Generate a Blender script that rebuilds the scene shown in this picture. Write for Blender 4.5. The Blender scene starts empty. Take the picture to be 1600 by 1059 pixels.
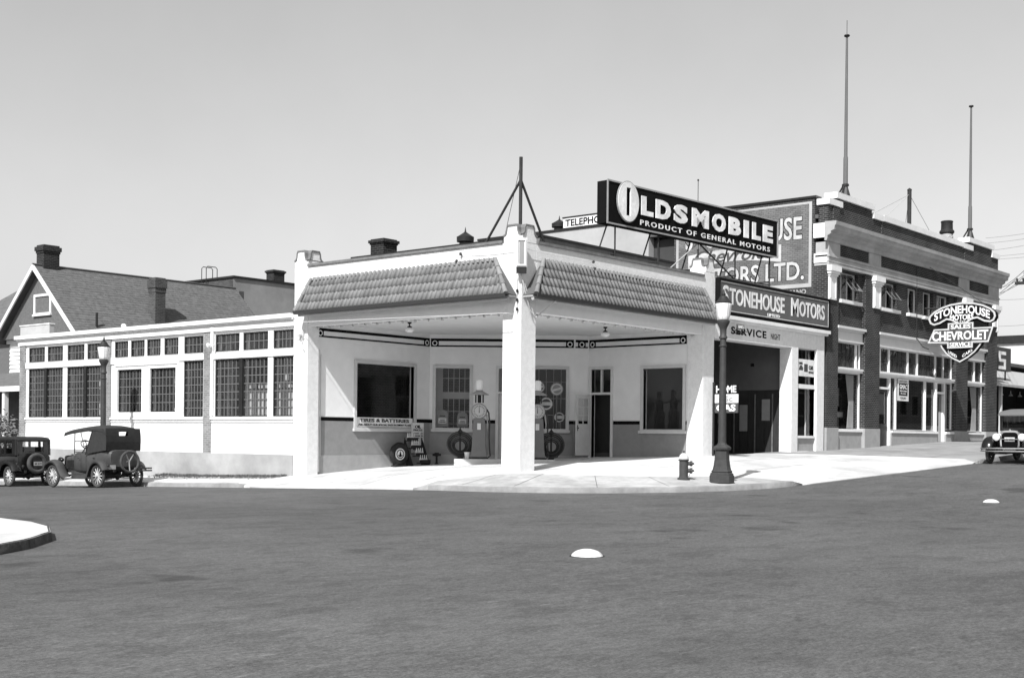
import bpy, bmesh, math, random
import numpy as np
from mathutils import Vector, Matrix, Euler
from mathutils.geometry import delaunay_2d_cdt
random.seed(7)
R = math.radians
SC = bpy.context.scene
C = SC.collection

# ------------------------------------------------------------------ camera
# world frame: +X runs up the right-hand street, +Y runs along the left-hand street,
# the corner post of the filling station stands at (0, 0)
YAW = R(40.08)
FW = Vector((math.cos(YAW), math.sin(YAW), 0)); RT = Vector((math.sin(YAW), -math.cos(YAW), 0))
cam_d = bpy.data.cameras.new('camera'); cam = bpy.data.objects.new('camera', cam_d); C.objects.link(cam)
cam_d.sensor_fit = 'HORIZONTAL'; cam_d.sensor_width = 36.0
cam_d.lens = 36.0 * 1969.0 / 1600.0
cam_d.shift_y = 152.5 / 1600.0
cam_d.clip_start = 0.1; cam_d.clip_end = 6000
cam.location = (-26.533, -22.052, 1.6)
_roll = math.atan(0.01026)
_m = Matrix((RT, Vector((0, 0, 1)), -FW)).transposed()
cam.rotation_euler = (_m @ Matrix.Rotation(_roll, 3, 'Z')).to_euler()
SC.camera = cam

# ------------------------------------------------------------------ sky, sun, exposure
SUN = Vector((.935, .31, -1.0)).normalized()
ELEV = math.asin(-SUN.z); AZ = math.atan2(-SUN.x, -SUN.y)
W = bpy.data.worlds.new('World'); SC.world = W; W.use_nodes = True
nt = W.node_tree; nt.nodes.clear()
sky = nt.nodes.new('ShaderNodeTexSky'); sky.sky_type = 'NISHITA'; sky.sun_disc = False
sky.sun_elevation = ELEV; sky.sun_rotation = AZ; sky.air_density = 1.0; sky.dust_density = 1.2; sky.ozone_density = 1.0
# black-and-white plate, mostly blue-sensitive; a faint uneven haze breaks the gradient
bw = nt.nodes.new('ShaderNodeRGBToBW'); sep = nt.nodes.new('ShaderNodeSeparateColor')
mixf = nt.nodes.new('ShaderNodeMix'); mixf.data_type = 'FLOAT'; mixf.inputs[0].default_value = 1.0
hz = nt.nodes.new('ShaderNodeTexNoise'); hz.inputs['Scale'].default_value = 3.2; hz.inputs['Detail'].default_value = 9; hz.inputs['Roughness'].default_value = .62
hr = nt.nodes.new('ShaderNodeMapRange'); hr.inputs[1].default_value = .25; hr.inputs[2].default_value = .75; hr.inputs[3].default_value = .95; hr.inputs[4].default_value = 1.05
wtc = nt.nodes.new('ShaderNodeTexCoord'); hm = nt.nodes.new('ShaderNodeMath'); hm.operation = 'MULTIPLY'
bgn = nt.nodes.new('ShaderNodeBackground'); bgn.inputs['Strength'].default_value = 0.092
outw = nt.nodes.new('ShaderNodeOutputWorld')
nt.links.new(sky.outputs[0], sep.inputs[0]); nt.links.new(sky.outputs[0], bw.inputs[0])
nt.links.new(bw.outputs[0], mixf.inputs[2]); nt.links.new(sep.outputs[2], mixf.inputs[3])
nt.links.new(wtc.outputs['Generated'], hz.inputs['Vector']); nt.links.new(hz.outputs[0], hr.inputs[0])
nt.links.new(mixf.outputs[0], hm.inputs[0]); nt.links.new(hr.outputs[0], hm.inputs[1])
nt.links.new(hm.outputs[0], bgn.inputs['Color']); nt.links.new(bgn.outputs[0], outw.inputs[0])
sd = bpy.data.lights.new('sun', 'SUN'); sd.energy = 4.6; sd.angle = R(0.53); sd.color = (1, 1, 1)
sun = bpy.data.objects.new('sun', sd); C.objects.link(sun)
sun.location = (-30, -10, 40); sun.rotation_euler = SUN.to_track_quat('-Z', 'Y').to_euler()
SC.render.engine = 'CYCLES'
SC.view_settings.view_transform = 'Standard'; SC.view_settings.look = 'None'
SC.view_settings.exposure = 0.46; SC.view_settings.gamma = 1.0
SC.view_settings.use_curve_mapping = False

# ------------------------------------------------------------------ materials (all grey: a black-and-white plate)
MT = {}
def M(name, v, rough=.75, var=0., scale=3., bump=0., bscale=40., metal=0., spec=.3, stretch=None, rnd=0., spots=0., bdist=.02):
    m = bpy.data.materials.new(name); m.use_nodes = True; n = m.node_tree.nodes; l = m.node_tree.links
    b = n['Principled BSDF']; b.inputs['Roughness'].default_value = rough; b.inputs['Metallic'].default_value = metal
    b.inputs['Specular IOR Level'].default_value = spec
    b.inputs['Base Color'].default_value = (v, v, v, 1)
    tc = n.new('ShaderNodeTexCoord'); vec = tc.outputs['Object']
    if stretch:
        mp = n.new('ShaderNodeMapping'); mp.inputs['Scale'].default_value = stretch; l.new(vec, mp.inputs[0]); vec = mp.outputs[0]
    cur = None
    if var:
        nz = n.new('ShaderNodeTexNoise'); nz.inputs['Scale'].default_value = scale; nz.inputs['Detail'].default_value = 8; nz.inputs['Roughness'].default_value = .65
        l.new(vec, nz.inputs['Vector'])
        r = n.new('ShaderNodeMapRange'); r.inputs[1].default_value = .3; r.inputs[2].default_value = .7
        r.inputs[3].default_value = v * (1 - var); r.inputs[4].default_value = v * (1 + var)
        l.new(nz.outputs[0], r.inputs[0]); cur = r.outputs[0]
    if spots:
        nz = n.new('ShaderNodeTexNoise'); nz.inputs['Scale'].default_value = scale * .23; nz.inputs['Detail'].default_value = 5
        l.new(vec, nz.inputs['Vector'])
        r = n.new('ShaderNodeMapRange'); r.inputs[1].default_value = .38; r.inputs[2].default_value = .62
        r.inputs[3].default_value = 1 - spots; r.inputs[4].default_value = 1 + spots * .5
        l.new(nz.outputs[0], r.inputs[0])
        mu = n.new('ShaderNodeMath'); mu.operation = 'MULTIPLY'; mu.inputs[0].default_value = v
        if cur: l.new(cur, mu.inputs[0])
        l.new(r.outputs[0], mu.inputs[1]); cur = mu.outputs[0]
    if rnd:
        oi = n.new('ShaderNodeObjectInfo')
        r = n.new('ShaderNodeMapRange'); r.inputs[3].default_value = 1 - rnd; r.inputs[4].default_value = 1 + rnd
        l.new(oi.outputs['Random'], r.inputs[0])
        mu = n.new('ShaderNodeMath'); mu.operation = 'MULTIPLY'; mu.inputs[0].default_value = v
        if cur: l.new(cur, mu.inputs[0])
        l.new(r.outputs[0], mu.inputs[1]); cur = mu.outputs[0]
    if cur: l.new(cur, b.inputs['Base Color'])
    if bump:
        nz = n.new('ShaderNodeTexNoise'); nz.inputs['Scale'].default_value = bscale; nz.inputs['Detail'].default_value = 4
        l.new(vec, nz.inputs['Vector'])
        bp = n.new('ShaderNodeBump'); bp.inputs['Strength'].default_value = bump; bp.inputs['Distance'].default_value = bdist
        l.new(nz.outputs[0], bp.inputs['Height']); l.new(bp.outputs[0], b.inputs['Normal'])
    MT[name] = m
    return m

def brick_mat(name, c1, c2, mo, bw=.215, rh=.074, mort=.013, bump=.6, stain=.25):
    m = bpy.data.materials.new(name); m.use_nodes = True; n = m.node_tree.nodes; l = m.node_tree.links
    b = n['Principled BSDF']; b.inputs['Roughness'].default_value = .85; b.inputs['Specular IOR Level'].default_value = .2
    tc = n.new('ShaderNodeTexCoord'); sp_ = n.new('ShaderNodeSeparateXYZ'); l.new(tc.outputs['Object'], sp_.inputs[0])
    ad = n.new('ShaderNodeMath'); ad.operation = 'ADD'; l.new(sp_.outputs[0], ad.inputs[0]); l.new(sp_.outputs[1], ad.inputs[1])
    cb = n.new('ShaderNodeCombineXYZ'); l.new(ad.outputs[0], cb.inputs[0]); l.new(sp_.outputs[2], cb.inputs[1])
    bt = n.new('ShaderNodeTexBrick'); bt.inputs['Scale'].default_value = 1
    bt.inputs['Color1'].default_value = (c1, c1, c1, 1); bt.inputs['Color2'].default_value = (c2, c2, c2, 1); bt.inputs['Mortar'].default_value = (mo, mo, mo, 1)
    bt.inputs['Mortar Size'].default_value = mort; bt.inputs['Mortar Smooth'].default_value = .2
    bt.inputs['Brick Width'].default_value = bw; bt.inputs['Row Height'].default_value = rh
    l.new(cb.outputs[0], bt.inputs['Vector'])
    nz = n.new('ShaderNodeTexNoise'); nz.inputs['Scale'].default_value = 1.3; nz.inputs['Detail'].default_value = 6; l.new(tc.outputs['Object'], nz.inputs['Vector'])
    r = n.new('ShaderNodeMapRange'); r.inputs[1].default_value = .3; r.inputs[2].default_value = .7; r.inputs[3].default_value = 1 - stain; r.inputs[4].default_value = 1 + stain
    l.new(nz.outputs[0], r.inputs[0])
    mx = n.new('ShaderNodeMix'); mx.data_type = 'RGBA'; mx.blend_type = 'MULTIPLY'; mx.inputs[0].default_value = 1
    l.new(bt.outputs[0], mx.inputs[6]); l.new(r.outputs[0], mx.inputs[7]); l.new(mx.outputs[2], b.inputs['Base Color'])
    bp = n.new('ShaderNodeBump'); bp.inputs['Strength'].default_value = bump; bp.inputs['Distance'].default_value = .012; bp.invert = True
    l.new(bt.outputs[1], bp.inputs['Height']); l.new(bp.outputs[0], b.inputs['Normal'])
    MT[name] = m

def glass_mat(name, tint=.75, dirt=.0, dirt_v=.1, rough=.02, ior=1.5):
    m = bpy.data.materials.new(name); m.use_nodes = True; n = m.node_tree.nodes; l = m.node_tree.links
    n.remove(n['Principled BSDF']); out = n['Material Output']
    tr = n.new('ShaderNodeBsdfTransparent'); tr.inputs[0].default_value = (tint, tint, tint, 1)
    gl = n.new('ShaderNodeBsdfGlossy'); gl.inputs['Roughness'].default_value = rough
    fr = n.new('ShaderNodeFresnel'); ge = n.new('ShaderNodeNewGeometry'); io = n.new('ShaderNodeMapRange'); io.inputs[3].default_value = ior; io.inputs[4].default_value = 1 / ior
    l.new(ge.outputs['Backfacing'], io.inputs[0]); l.new(io.outputs[0], fr.inputs[0])
    mx = n.new('ShaderNodeMixShader'); l.new(fr.outputs[0], mx.inputs[0]); l.new(tr.outputs[0], mx.inputs[1]); l.new(gl.outputs[0], mx.inputs[2])
    last = mx
    if dirt:
        df = n.new('ShaderNodeBsdfDiffuse'); df.inputs[0].default_value = (dirt_v,) * 3 + (1,)
        tc = n.new('ShaderNodeTexCoord'); mp = n.new('ShaderNodeMapping'); mp.inputs['Scale'].default_value = (1.6, 1.6, 1.1); l.new(tc.outputs['Object'], mp.inputs[0])
        nz = n.new('ShaderNodeTexNoise'); nz.inputs['Scale'].default_value = 4; nz.inputs['Detail'].default_value = 5; l.new(mp.outputs[0], nz.inputs['Vector'])
        r = n.new('ShaderNodeMapRange'); r.inputs[1].default_value = .3; r.inputs[2].default_value = .75; r.inputs[3].default_value = dirt * .3; r.inputs[4].default_value = dirt
        l.new(nz.outputs[0], r.inputs[0])
        m2 = n.new('ShaderNodeMixShader'); l.new(r.outputs[0], m2.inputs[0]); l.new(mx.outputs[0], m2.inputs[1]); l.new(df.outputs[0], m2.inputs[2]); last = m2
    l.new(last.outputs[0], out.inputs['Surface'])
    MT[name] = m

M('stucco', .76, .95, .07, 26, .9, 34, bdist=.014, spots=.06)
M('stucco_in', .78, .9, .05, 2, .25, 60, bdist=.01)
M('white_paint', .80, .6, .06, 3, .1, 20, spots=.05)
M('white_brick_paint', .82, .75, .05, 2, .15, 30, spots=.06)
M('trim', .55, .6, .06, 4)
M('entab', .42, .75, .10, 3, .15, 25, spots=.15)
M('trim_light', .62, .6, .06, 4)
M('dado', .25, .7, .10, 3, .1, 20)
M('plinth_grey', .33, .85, .12, 3, .2, 30)
M('board_grey', .12, .7, .08, 4, spec=.1)
M('black', .006, .8, 0, spec=.05)
M('black_paint', .02, .4, .3, 5)
M('ring_white', .75, .6)
M('coping', .16, .8, .25, 3, .3, 20)
M('tile', .20, .8, .15, 9, .2, 50, rnd=.15)
M('deck_dark', .10, .9)
M('gutter_dark', .05, .5)
M('gutter_light', .38, .5, .1, 6)
M('ceiling', .70, .9, .05, 1.5)
M('roof_felt', .10, .95, .3, 2)
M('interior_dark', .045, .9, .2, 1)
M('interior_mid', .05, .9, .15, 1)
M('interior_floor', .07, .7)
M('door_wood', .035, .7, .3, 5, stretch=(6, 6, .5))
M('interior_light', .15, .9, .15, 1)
M('curtain', .42, .9, .06, 8)
M('concrete_bright', .57, .9, .13, 1.8, .35, 30, spots=.22)
M('concrete_walk', .27, .95, .14, 2.2, .35, 30, spots=.16)
M('kerb', .26, .95, .2, 3, .5, 18, spots=.15)
M('concrete_corner', .41, .95, .18, 3.5, .5, 30, spots=.18)
M('kerb_dark', .07, .95, .5, 6, .8, 14)
M('plinth_concrete', .36, .95, .12, 1.6, .3, 14, spots=.2)
M('weeds', .12, .9, .4, 6)
M('dirt', .28, 1, .25, 4, .5, 20)
M('wood_mid', .16, .7, .25, 6)
M('sign_dark', .008, .75, .2, 3, spec=.06)
M('sign_mid', .075, .7, .08, 4, spec=.1)
M('sign_white', .78, .6, .14, 9, spots=.16)
M('sign_grey', .30, .6, .1, 4)
M('iron', .022, .55, .25, 8)
M('lamp_iron', .045, .55, .25, 6, .2, 30)
M('hydrant_mid', .05, .55, .25, 8)
M('hydrant_cap', .55, .4, .1, 8)
M('opal', .80, .35, .04, 3)
M('pump_paint', .13, .35, .08, 4, spec=.5)
M('pump_trim', .30, .4, .1, 5)
M('dial', .45, .5, .05, 5)
M('rubber', .018, .8, .3, 10)
M('rubber_dusty', .06, .9, .25, 8)
M('spoke_wood', .42, .6, .12, 10)
M('car_black', .010, .22, .2, 3, spec=.55)
M('car_dusty', .05, .5, .25, 3, spec=.4)
M('car_top', .018, .85, .25, 6, .2, 60)
M('car_khaki', .030, .85, .2, 6, .2, 60)
M('chrome', .75, .15, metal=1.0)
M('car_grey', .30, .4, .1, 3)
M('lens', .70, .15, .06, 6, spec=.6)
M('plate', .60, .6)
M('house_white', .74, .75, .08, 3)
M('house_shingle_wall', .13, .9, .25, 12, .5, 24)
M('shingle', .115, .95, .28, 5, .3, 30)
M('soffit', .07, .9, .2, 3)
M('stucco_grey', .30, .95, .12, 1.2, .2, 20, spots=.15)
M('plaster_light', .40, .95, .08, 1.5, .15, 20, spots=.12)
M('pole_wood', .12, .8, .15, 4, stretch=(8, 8, .6))
M('pole_dark', .03, .8, .3, 4)
M('leaf', .13, .7, .35, 9, rnd=.0)
M('stem', .07, .9)
M('awning', .36, .9, .12, 3, stretch=(1, 6, 6))
M('hill', .20, 1, .25, .02)
M('ground', .14, 1, .3, .05)
M('dome_white', .55, .85, .28, 9, .5, 30, spots=.3)
brick_mat('brick', .010, .032, .105, mort=.014)
brick_mat('brick_side', .022, .055, .11)
brick_mat('brick_grey', .17, .25, .33, mort=.012)
brick_mat('brick_dark', .012, .03, .06)
brick_mat('brick_mid', .05, .085, .10)
brick_mat('brick_paint_ground', .13, .18, .10, mort=.010)
glass_mat('glass', .82, 0)
glass_mat('glass_shop', .88, .03, .10)
glass_mat('glass_factory', .86, .36, .105, ior=1.5)
glass_mat('glass_prism', .5, .75, .11)
M('bar_grey', .13, .8)

# road: worn asphalt with drag streaks along the wheel paths, patches and pale grit
def road_mat():
    m = bpy.data.materials.new('asphalt'); m.use_nodes = True; n = m.node_tree.nodes; l = m.node_tree.links
    b = n['Principled BSDF']; b.inputs['Roughness'].default_value = .8; b.inputs['Specular IOR Level'].default_value = .25
    tc = n.new('ShaderNodeTexCoord')
    def noise(scale, det, rot=0, st=(1, 1, 1), rough=.6):
        mp = n.new('ShaderNodeMapping'); mp.inputs['Rotation'].default_value = (0, 0, rot); mp.inputs['Scale'].default_value = st
        l.new(tc.outputs['Object'], mp.inputs[0])
        z = n.new('ShaderNodeTexNoise'); z.inputs['Scale'].default_value = scale; z.inputs['Detail'].default_value = det; z.inputs['Roughness'].default_value = rough
        l.new(mp.outputs[0], z.inputs['Vector']); return z.outputs[0]
    def rng(s, a, b_, lo, hi):
        r = n.new('ShaderNodeMapRange'); r.inputs[1].default_value = a; r.inputs[2].default_value = b_; r.inputs[3].default_value = lo; r.inputs[4].default_value = hi
        l.new(s, r.inputs[0]); return r.outputs[0]
    def mul(a, c):
        x = n.new('ShaderNodeMath'); x.operation = 'MULTIPLY'; l.new(a, x.inputs[0])
        if isinstance(c, float): x.inputs[1].default_value = c
        else: l.new(c, x.inputs[1])
        return x.outputs[0]
    s1 = rng(noise(.8, 8, R(50), (.6, 1.4, 1), .7), .40, .60, .92, 1.07)          # wheel-path streaks
    s2 = rng(noise(.12, 6), .40, .60, .86, 1.10)                                      # broad wear
    s3 = rng(noise(1.9, 10, R(40), (.75, 1.25, 1), .74), .53, .55, 1.0, .83)            # tar patches with crisp edges
    s4 = rng(noise(38, 3, 0, (1, 1, 1), .8), .40, .60, .78, 1.22)                      # aggregate
    s5 = rng(noise(6, 4, R(50), (.35, 2.2, 1), .6), .655, .68, 1.0, 1.35)              # pale scuffs
    s6 = rng(noise(12, 6, R(50), (.7, 1.5, 1), .8), .40, .60, .82, 1.18)
    s7 = rng(noise(.55, 4, 0, (1, 1, 1), .5), .64, .70, 1.0, .62)                      # oil stains
    v = mul(mul(mul(mul(mul(mul(mul(s1, s2), s3), s4), s5), s6), s7), .098)
    l.new(v, b.inputs['Base Color'])
    bp = n.new('ShaderNodeBump'); bp.inputs['Strength'].default_value = .35; bp.inputs['Distance'].default_value = .01
    l.new(noise(70, 3), bp.inputs['Height']); l.new(bp.outputs[0], b.inputs['Normal'])
    MT['asphalt'] = m
road_mat()

# ------------------------------------------------------------------ mesh helpers
class Fr:
    """a vertical plane's frame: s along U, n along the outward normal, z up"""
    def __init__(f, o, u, nrm):
        f.o = Vector((o[0], o[1], 0)); f.u = Vector((u[0], u[1], 0)).normalized(); f.n = Vector((nrm[0], nrm[1], 0)).normalized()
    def p(f, s, n, z): return f.o + f.u * s + f.n * n + Vector((0, 0, z))

class MB:
    def __init__(s): s.v = []; s.f = []
    def add(s, vs, fs):
        k = len(s.v); s.v += [tuple(v) for v in vs]; s.f += [tuple(i + k for i in f) for f in fs]; return s
    def hexa(s, p):
        return s.add(p, [(0, 1, 2, 3), (7, 6, 5, 4), (0, 4, 5, 1), (1, 5, 6, 2), (2, 6, 7, 3), (3, 7, 4, 0)])
    def box(s, x0, x1, y0, y1, z0, z1):
        return s.hexa([(x0, y0, z0), (x1, y0, z0), (x1, y1, z0), (x0, y1, z0), (x0, y0, z1), (x1, y0, z1), (x1, y1, z1), (x0, y1, z1)])
    def fbox(s, F, s0, s1, n0, n1, z0, z1):
        return s.hexa([F.p(*q) for q in ((s0, n0, z0), (s1, n0, z0), (s1, n1, z0), (s0, n1, z0), (s0, n0, z1), (s1, n0, z1), (s1, n1, z1), (s0, n1, z1))])
    def wall(s, F, s0, s1, n0, n1, z0, z1, op=()):
        br = sorted({s0, s1, *[min(max(q, s0), s1) for o in op for q in o[:2]]})
        for a, b in zip(br, br[1:]):
            if b - a < 1e-4: continue
            m = (a + b) / 2; z = z0
            for o in sorted([o for o in op if o[0] < m < o[1]], key=lambda o: o[2]):
                lo, hi = max(o[2], z0), min(o[3], z1)
                if hi <= lo: continue
                if lo > z + 1e-4: s.fbox(F, a, b, n0, n1, z, lo)
                z = max(z, hi)
            if z1 > z + 1e-4: s.fbox(F, a, b, n0, n1, z, z1)
        return s
    def extrude(s, a, b):
        """two matching polygons -> closed prism"""
        n = len(a); s.add(list(a) + list(b), [tuple(range(n)), tuple(range(2 * n - 1, n - 1, -1))] + [(i, (i + 1) % n, n + (i + 1) % n, n + i) for i in range(n)]); return s
    def fprism(s, F, poly, n0, n1):
        return s.extrude([F.p(a, n0, z) for a, z in poly], [F.p(a, n1, z) for a, z in poly])
    def zprism(s, poly, z0, z1):
        return s.extrude([(x, y, z0) for x, y in poly], [(x, y, z1) for x, y in poly])
    def tube(s, pts, r, n=8, closed=False):
        P = [Vector(p) for p in pts]; m = len(P); k = len(s.v); rr = r if isinstance(r, (list, tuple)) else [r] * m
        prev = None
        for i, p in enumerate(P):
            d = (P[(i + 1) % m] - P[i - 1]) if closed else (P[min(i + 1, m - 1)] - P[max(i - 1, 0)])
            d.normalize()
            if prev is None:
                a = d.orthogonal().normalized()
            else:
                a = (prev - d * prev.dot(d)); a = a.normalized() if a.length > 1e-6 else d.orthogonal().normalized()
            prev = a; b = d.cross(a)
            for j in range(n):
                t = 2 * math.pi * j / n; s.v.append(tuple(p + (a * math.cos(t) + b * math.sin(t)) * rr[i]))
        for i in range(m if closed else m - 1):
            for j in range(n):
                i2 = (i + 1) % m
                s.f.append((k + i * n + j, k + i * n + (j + 1) % n, k + i2 * n + (j + 1) % n, k + i2 * n + j))
        if not closed:
            s.f.append(tuple(k + j for j in range(n))[::-1]); s.f.append(tuple(k + (m - 1) * n + j for j in range(n)))
        return s
    def lathe(s, prof, n=16, c=(0, 0, 0), axis='z', flute=0., rot=0.):
        k = len(s.v); m = len(prof)
        for r, z in prof:
            for j in range(n):
                t = 2 * math.pi * j / n + rot; q = r * (1 - (flute if j % 2 else 0))
                a, b = q * math.cos(t), q * math.sin(t)
                s.v.append((c[0] + a, c[1] + b, c[2] + z) if axis == 'z' else ((c[0] + a, c[1] + z, c[2] + b) if axis == 'y' else (c[0] + z, c[1] + a, c[2] + b)))
        for i in range(m - 1):
            for j in range(n): s.f.append((k + i * n + j, k + i * n + (j + 1) % n, k + (i + 1) * n + (j + 1) % n, k + (i + 1) * n + j))
        s.f.append(tuple(k + j for j in range(n))[::-1]); s.f.append(tuple(k + (m - 1) * n + j for j in range(n)))
        return s
    def torus(s, c, Rr, r, axis='y', n=28, m=8, squash=1.):
        k = len(s.v)
        for i in range(n):
            t = 2 * math.pi * i / n
            for j in range(m):
                q = 2 * math.pi * j / m; rad = Rr + r * math.cos(q); h = r * squash * math.sin(q)
                a, b = rad * math.cos(t), rad * math.sin(t)
                s.v.append((c[0] + a, c[1] + h, c[2] + b) if axis == 'y' else ((c[0] + h, c[1] + a, c[2] + b) if axis == 'x' else (c[0] + a, c[1] + b, c[2] + h)))
        for i in range(n):
            for j in range(m):
                s.f.append((k + i * m + j, k + i * m + (j + 1) % m, k + ((i + 1) % n) * m + (j + 1) % m, k + ((i + 1) % n) * m + j))
        return s
    def loft(s, secs, cap=True):
        k = len(s.v); n = len(secs[0])
        for sec in secs: s.v += [tuple(p) for p in sec]
        for i in range(len(secs) - 1):
            for j in range(n): s.f.append((k + i * n + j, k + i * n + (j + 1) % n, k + (i + 1) * n + (j + 1) % n, k + (i + 1) * n + j))
        if cap:
            s.f.append(tuple(k + j for j in range(n))[::-1]); s.f.append(tuple(k + (len(secs) - 1) * n + j for j in range(n)))
        return s
    def ring(s, F, sc, zc, r0, r1, n0, n1, k=20):
        a = [(sc + math.cos(2 * math.pi * i / k), zc + math.sin(2 * math.pi * i / k)) for i in range(k)]
        for i in range(k):
            t0, t1 = 2 * math.pi * i / k, 2 * math.pi * (i + 1) / k
            q = [(sc + r * math.cos(t), zc + r * math.sin(t)) for r, t in ((r0, t0), (r1, t0), (r1, t1), (r0, t1))]
            s.fprism(F, q, n0, n1)
        return s
    def mesh(s, name, mat, smooth=False, weld=False):
        me = bpy.data.meshes.new(name); me.from_pydata(s.v, [], s.f)
        bm = bmesh.new(); bm.from_mesh(me)
        if weld: bmesh.ops.remove_doubles(bm, verts=bm.verts, dist=1e-4)
        bmesh.ops.recalc_face_normals(bm, faces=bm.faces)
        if smooth:
            for f in bm.faces: f.smooth = True
            for e in bm.edges:
                if len(e.link_faces) == 2 and e.calc_face_angle(0) > smooth: e.smooth = False
        bm.to_mesh(me); bm.free()
        me.materials.append(MT[mat] if isinstance(mat, str) else mat); return me
    def build(s, name, mat, parent=None, smooth=False, bevel=0, weld=False):
        o = bpy.data.objects.new(name, s.mesh(name, mat, smooth, weld)); C.objects.link(o)
        if parent is not None: attach(o, parent)
        if bevel:
            b = o.modifiers.new('bevel', 'BEVEL'); b.width = bevel; b.segments = 2; b.limit_method = 'ANGLE'
        return o

WORLD_SPACE = set()          # empties whose parts are written in world coordinates
def attach(o, parent):
    o.parent = parent
    if parent.name in WORLD_SPACE: o.matrix_parent_inverse = Matrix.Translation(-parent.location)
def tag(o, label, cat, group=None):
    o['label'] = label; o['category'] = cat
    if group: o['group'] = group
    return o
def thing(name, label, cat, loc=(0, 0, 0), rz=0., group=None, world=False):
    o = bpy.data.objects.new(name, None); C.objects.link(o); o.empty_display_size = .2
    o.location = loc; o.rotation_euler = (0, 0, rz)
    if world: WORLD_SPACE.add(o.name)
    return tag(o, label, cat, group)
def struct(o, kind='structure'):
    o['kind'] = kind; return o
def copy_tree(o, parent=None):
    c = o.copy(); C.objects.link(c); c.parent = parent
    if parent is not None: c.matrix_parent_inverse = o.matrix_parent_inverse.copy()
    for ch in list(o.children): copy_tree(ch, c)
    return c

def text_mesh(body, bold=0., spacing=1., shear=0.):
    cu = bpy.data.curves.new('t', 'FONT'); cu.body = body; cu.size = 1; cu.offset = bold; cu.space_character = spacing; cu.shear = shear; cu.resolution_u = 3
    o = bpy.data.objects.new('t', cu); C.objects.link(o)
    dg = bpy.context.evaluated_depsgraph_get(); me = bpy.data.meshes.new_from_object(o.evaluated_get(dg))
    vs = [tuple(v.co) for v in me.vertices]; fs = [tuple(p.vertices) for p in me.polygons]
    bpy.data.objects.remove(o); bpy.data.curves.remove(cu); bpy.data.meshes.remove(me)
    return vs, fs
def text(F, body, s0, s1, z0, z1, n, mat, parent=None, name='lettering', bold=.01, spacing=1., th=.012, bend=None, shear=0.):
    """lettering fitted to the box s0..s1, z0..z1 of a frame; a slab th thick"""
    vs, fs = text_mesh(body, bold, spacing, shear)
    x0, x1 = min(v[0] for v in vs), max(v[0] for v in vs); y0, y1 = min(v[1] for v in vs), max(v[1] for v in vs)
    q = []
    for v in vs:
        a = s0 + (v[0] - x0) / (x1 - x0) * (s1 - s0); z = z0 + (v[1] - y0) / (y1 - y0) * (z1 - z0)
        if bend: a, z = bend(a, z)
        q.append((a, z))
    mb = MB(); mb.add([F.p(a, n + th, z) for a, z in q], fs)
    edge = {}
    for f in fs:
        for a, b in zip(f, f[1:] + f[:1]): edge[(a, b)] = edge.get((a, b), 0) + 1
    k = len(mb.v); mb.v += [tuple(F.p(a, n, z)) for a, z in q]
    for (a, b) in edge:
        if (b, a) not in edge: mb.f.append((a, b, b + k, a + k))
    return mb.build(name, mat, parent)

def sp(t, w=1.5):
    t = t / w
    return w * (t if t > 30 else math.log(1 + math.exp(t)))
def road_z(X, Y):
    return .20 + .004 * (X + 2) + .036 * sp(min(X, 70) - 2) - .0265 * sp(min(Y, 90) + .5)

# ================================================================== GROUND
ARC = [(-2.02, 1.5), (-2.2, .4), (-2.2, -.6), (-2.05, -1.6), (-1.65, -2.5), (-.75, -3.6), (.6, -4.6), (2.2, -5.4), (3.7, -5.75), (4.7, -5.82)]
KC = [(x, y, road_z(x, y) + .13) for x, y in ARC]
KC += [(x, -5.83 - .03 * (x - 5.2), road_z(x, -6) + .018) for x in np.linspace(5.3, 17.1, 9)]
KC += [(x, -6.25, road_z(x, -6.2) + .13) for x in (17.8, 20, 24, 30, 38, 48, 60, 74)]
KC += [(-2.1, y, road_z(-2.1, y) + .018) for y in np.linspace(2.2, 8.9, 6)]
KC += [(-2.1, y, road_z(-2.1, y) + .13) for y in (9.5, 11, 14, 18, 24, 32, 44)]
KC += [(0, 0, .64), (9.5, 0, 1.03), (10.1, 0, 1.05), (14.8, 0, 1.13), (16.1, 0, 1.14), (19.6, 0, 1.23), (24.9, 0, 1.39), (30, 0, 1.56), (35.4, 0, 1.65),
       (45, 0, 1.9), (60, 0, 2.3), (74, 0, 2.7), (0, 4.5, .46), (0, 8.85, .29), (0, 9.4, .27), (0, 16.4, .12), (0, 24, -.1), (0, 32, -.3), (0, 44, -.6),
       (.67, 9, .33), (6.1, 8.6, .62), (9, 5.2, .87), (9.5, 3.6, .92), (9.5, .6, .98), (4.75, 0, .86)]
_A = np.array([tuple(float(q) for q in k) for k in KC]); _n = len(_A)
_M = np.zeros((_n + 3, _n + 3)); _M[:_n, :_n] = np.hypot(_A[:, None, 0] - _A[None, :, 0], _A[:, None, 1] - _A[None, :, 1])
_M[:_n, _n] = 1; _M[:_n, _n + 1:] = _A[:, :2]; _M[_n, :_n] = 1; _M[_n + 1:, :_n] = _A[:, :2].T
_W = np.linalg.solve(_M, np.r_[_A[:, 2], 0, 0, 0])
def pave_z(X, Y):
    return float(np.hypot(_A[:, 0] - X, _A[:, 1] - Y) @ _W[:_n] + _W[_n] + _W[_n + 1] * X + _W[_n + 2] * Y)

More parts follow.
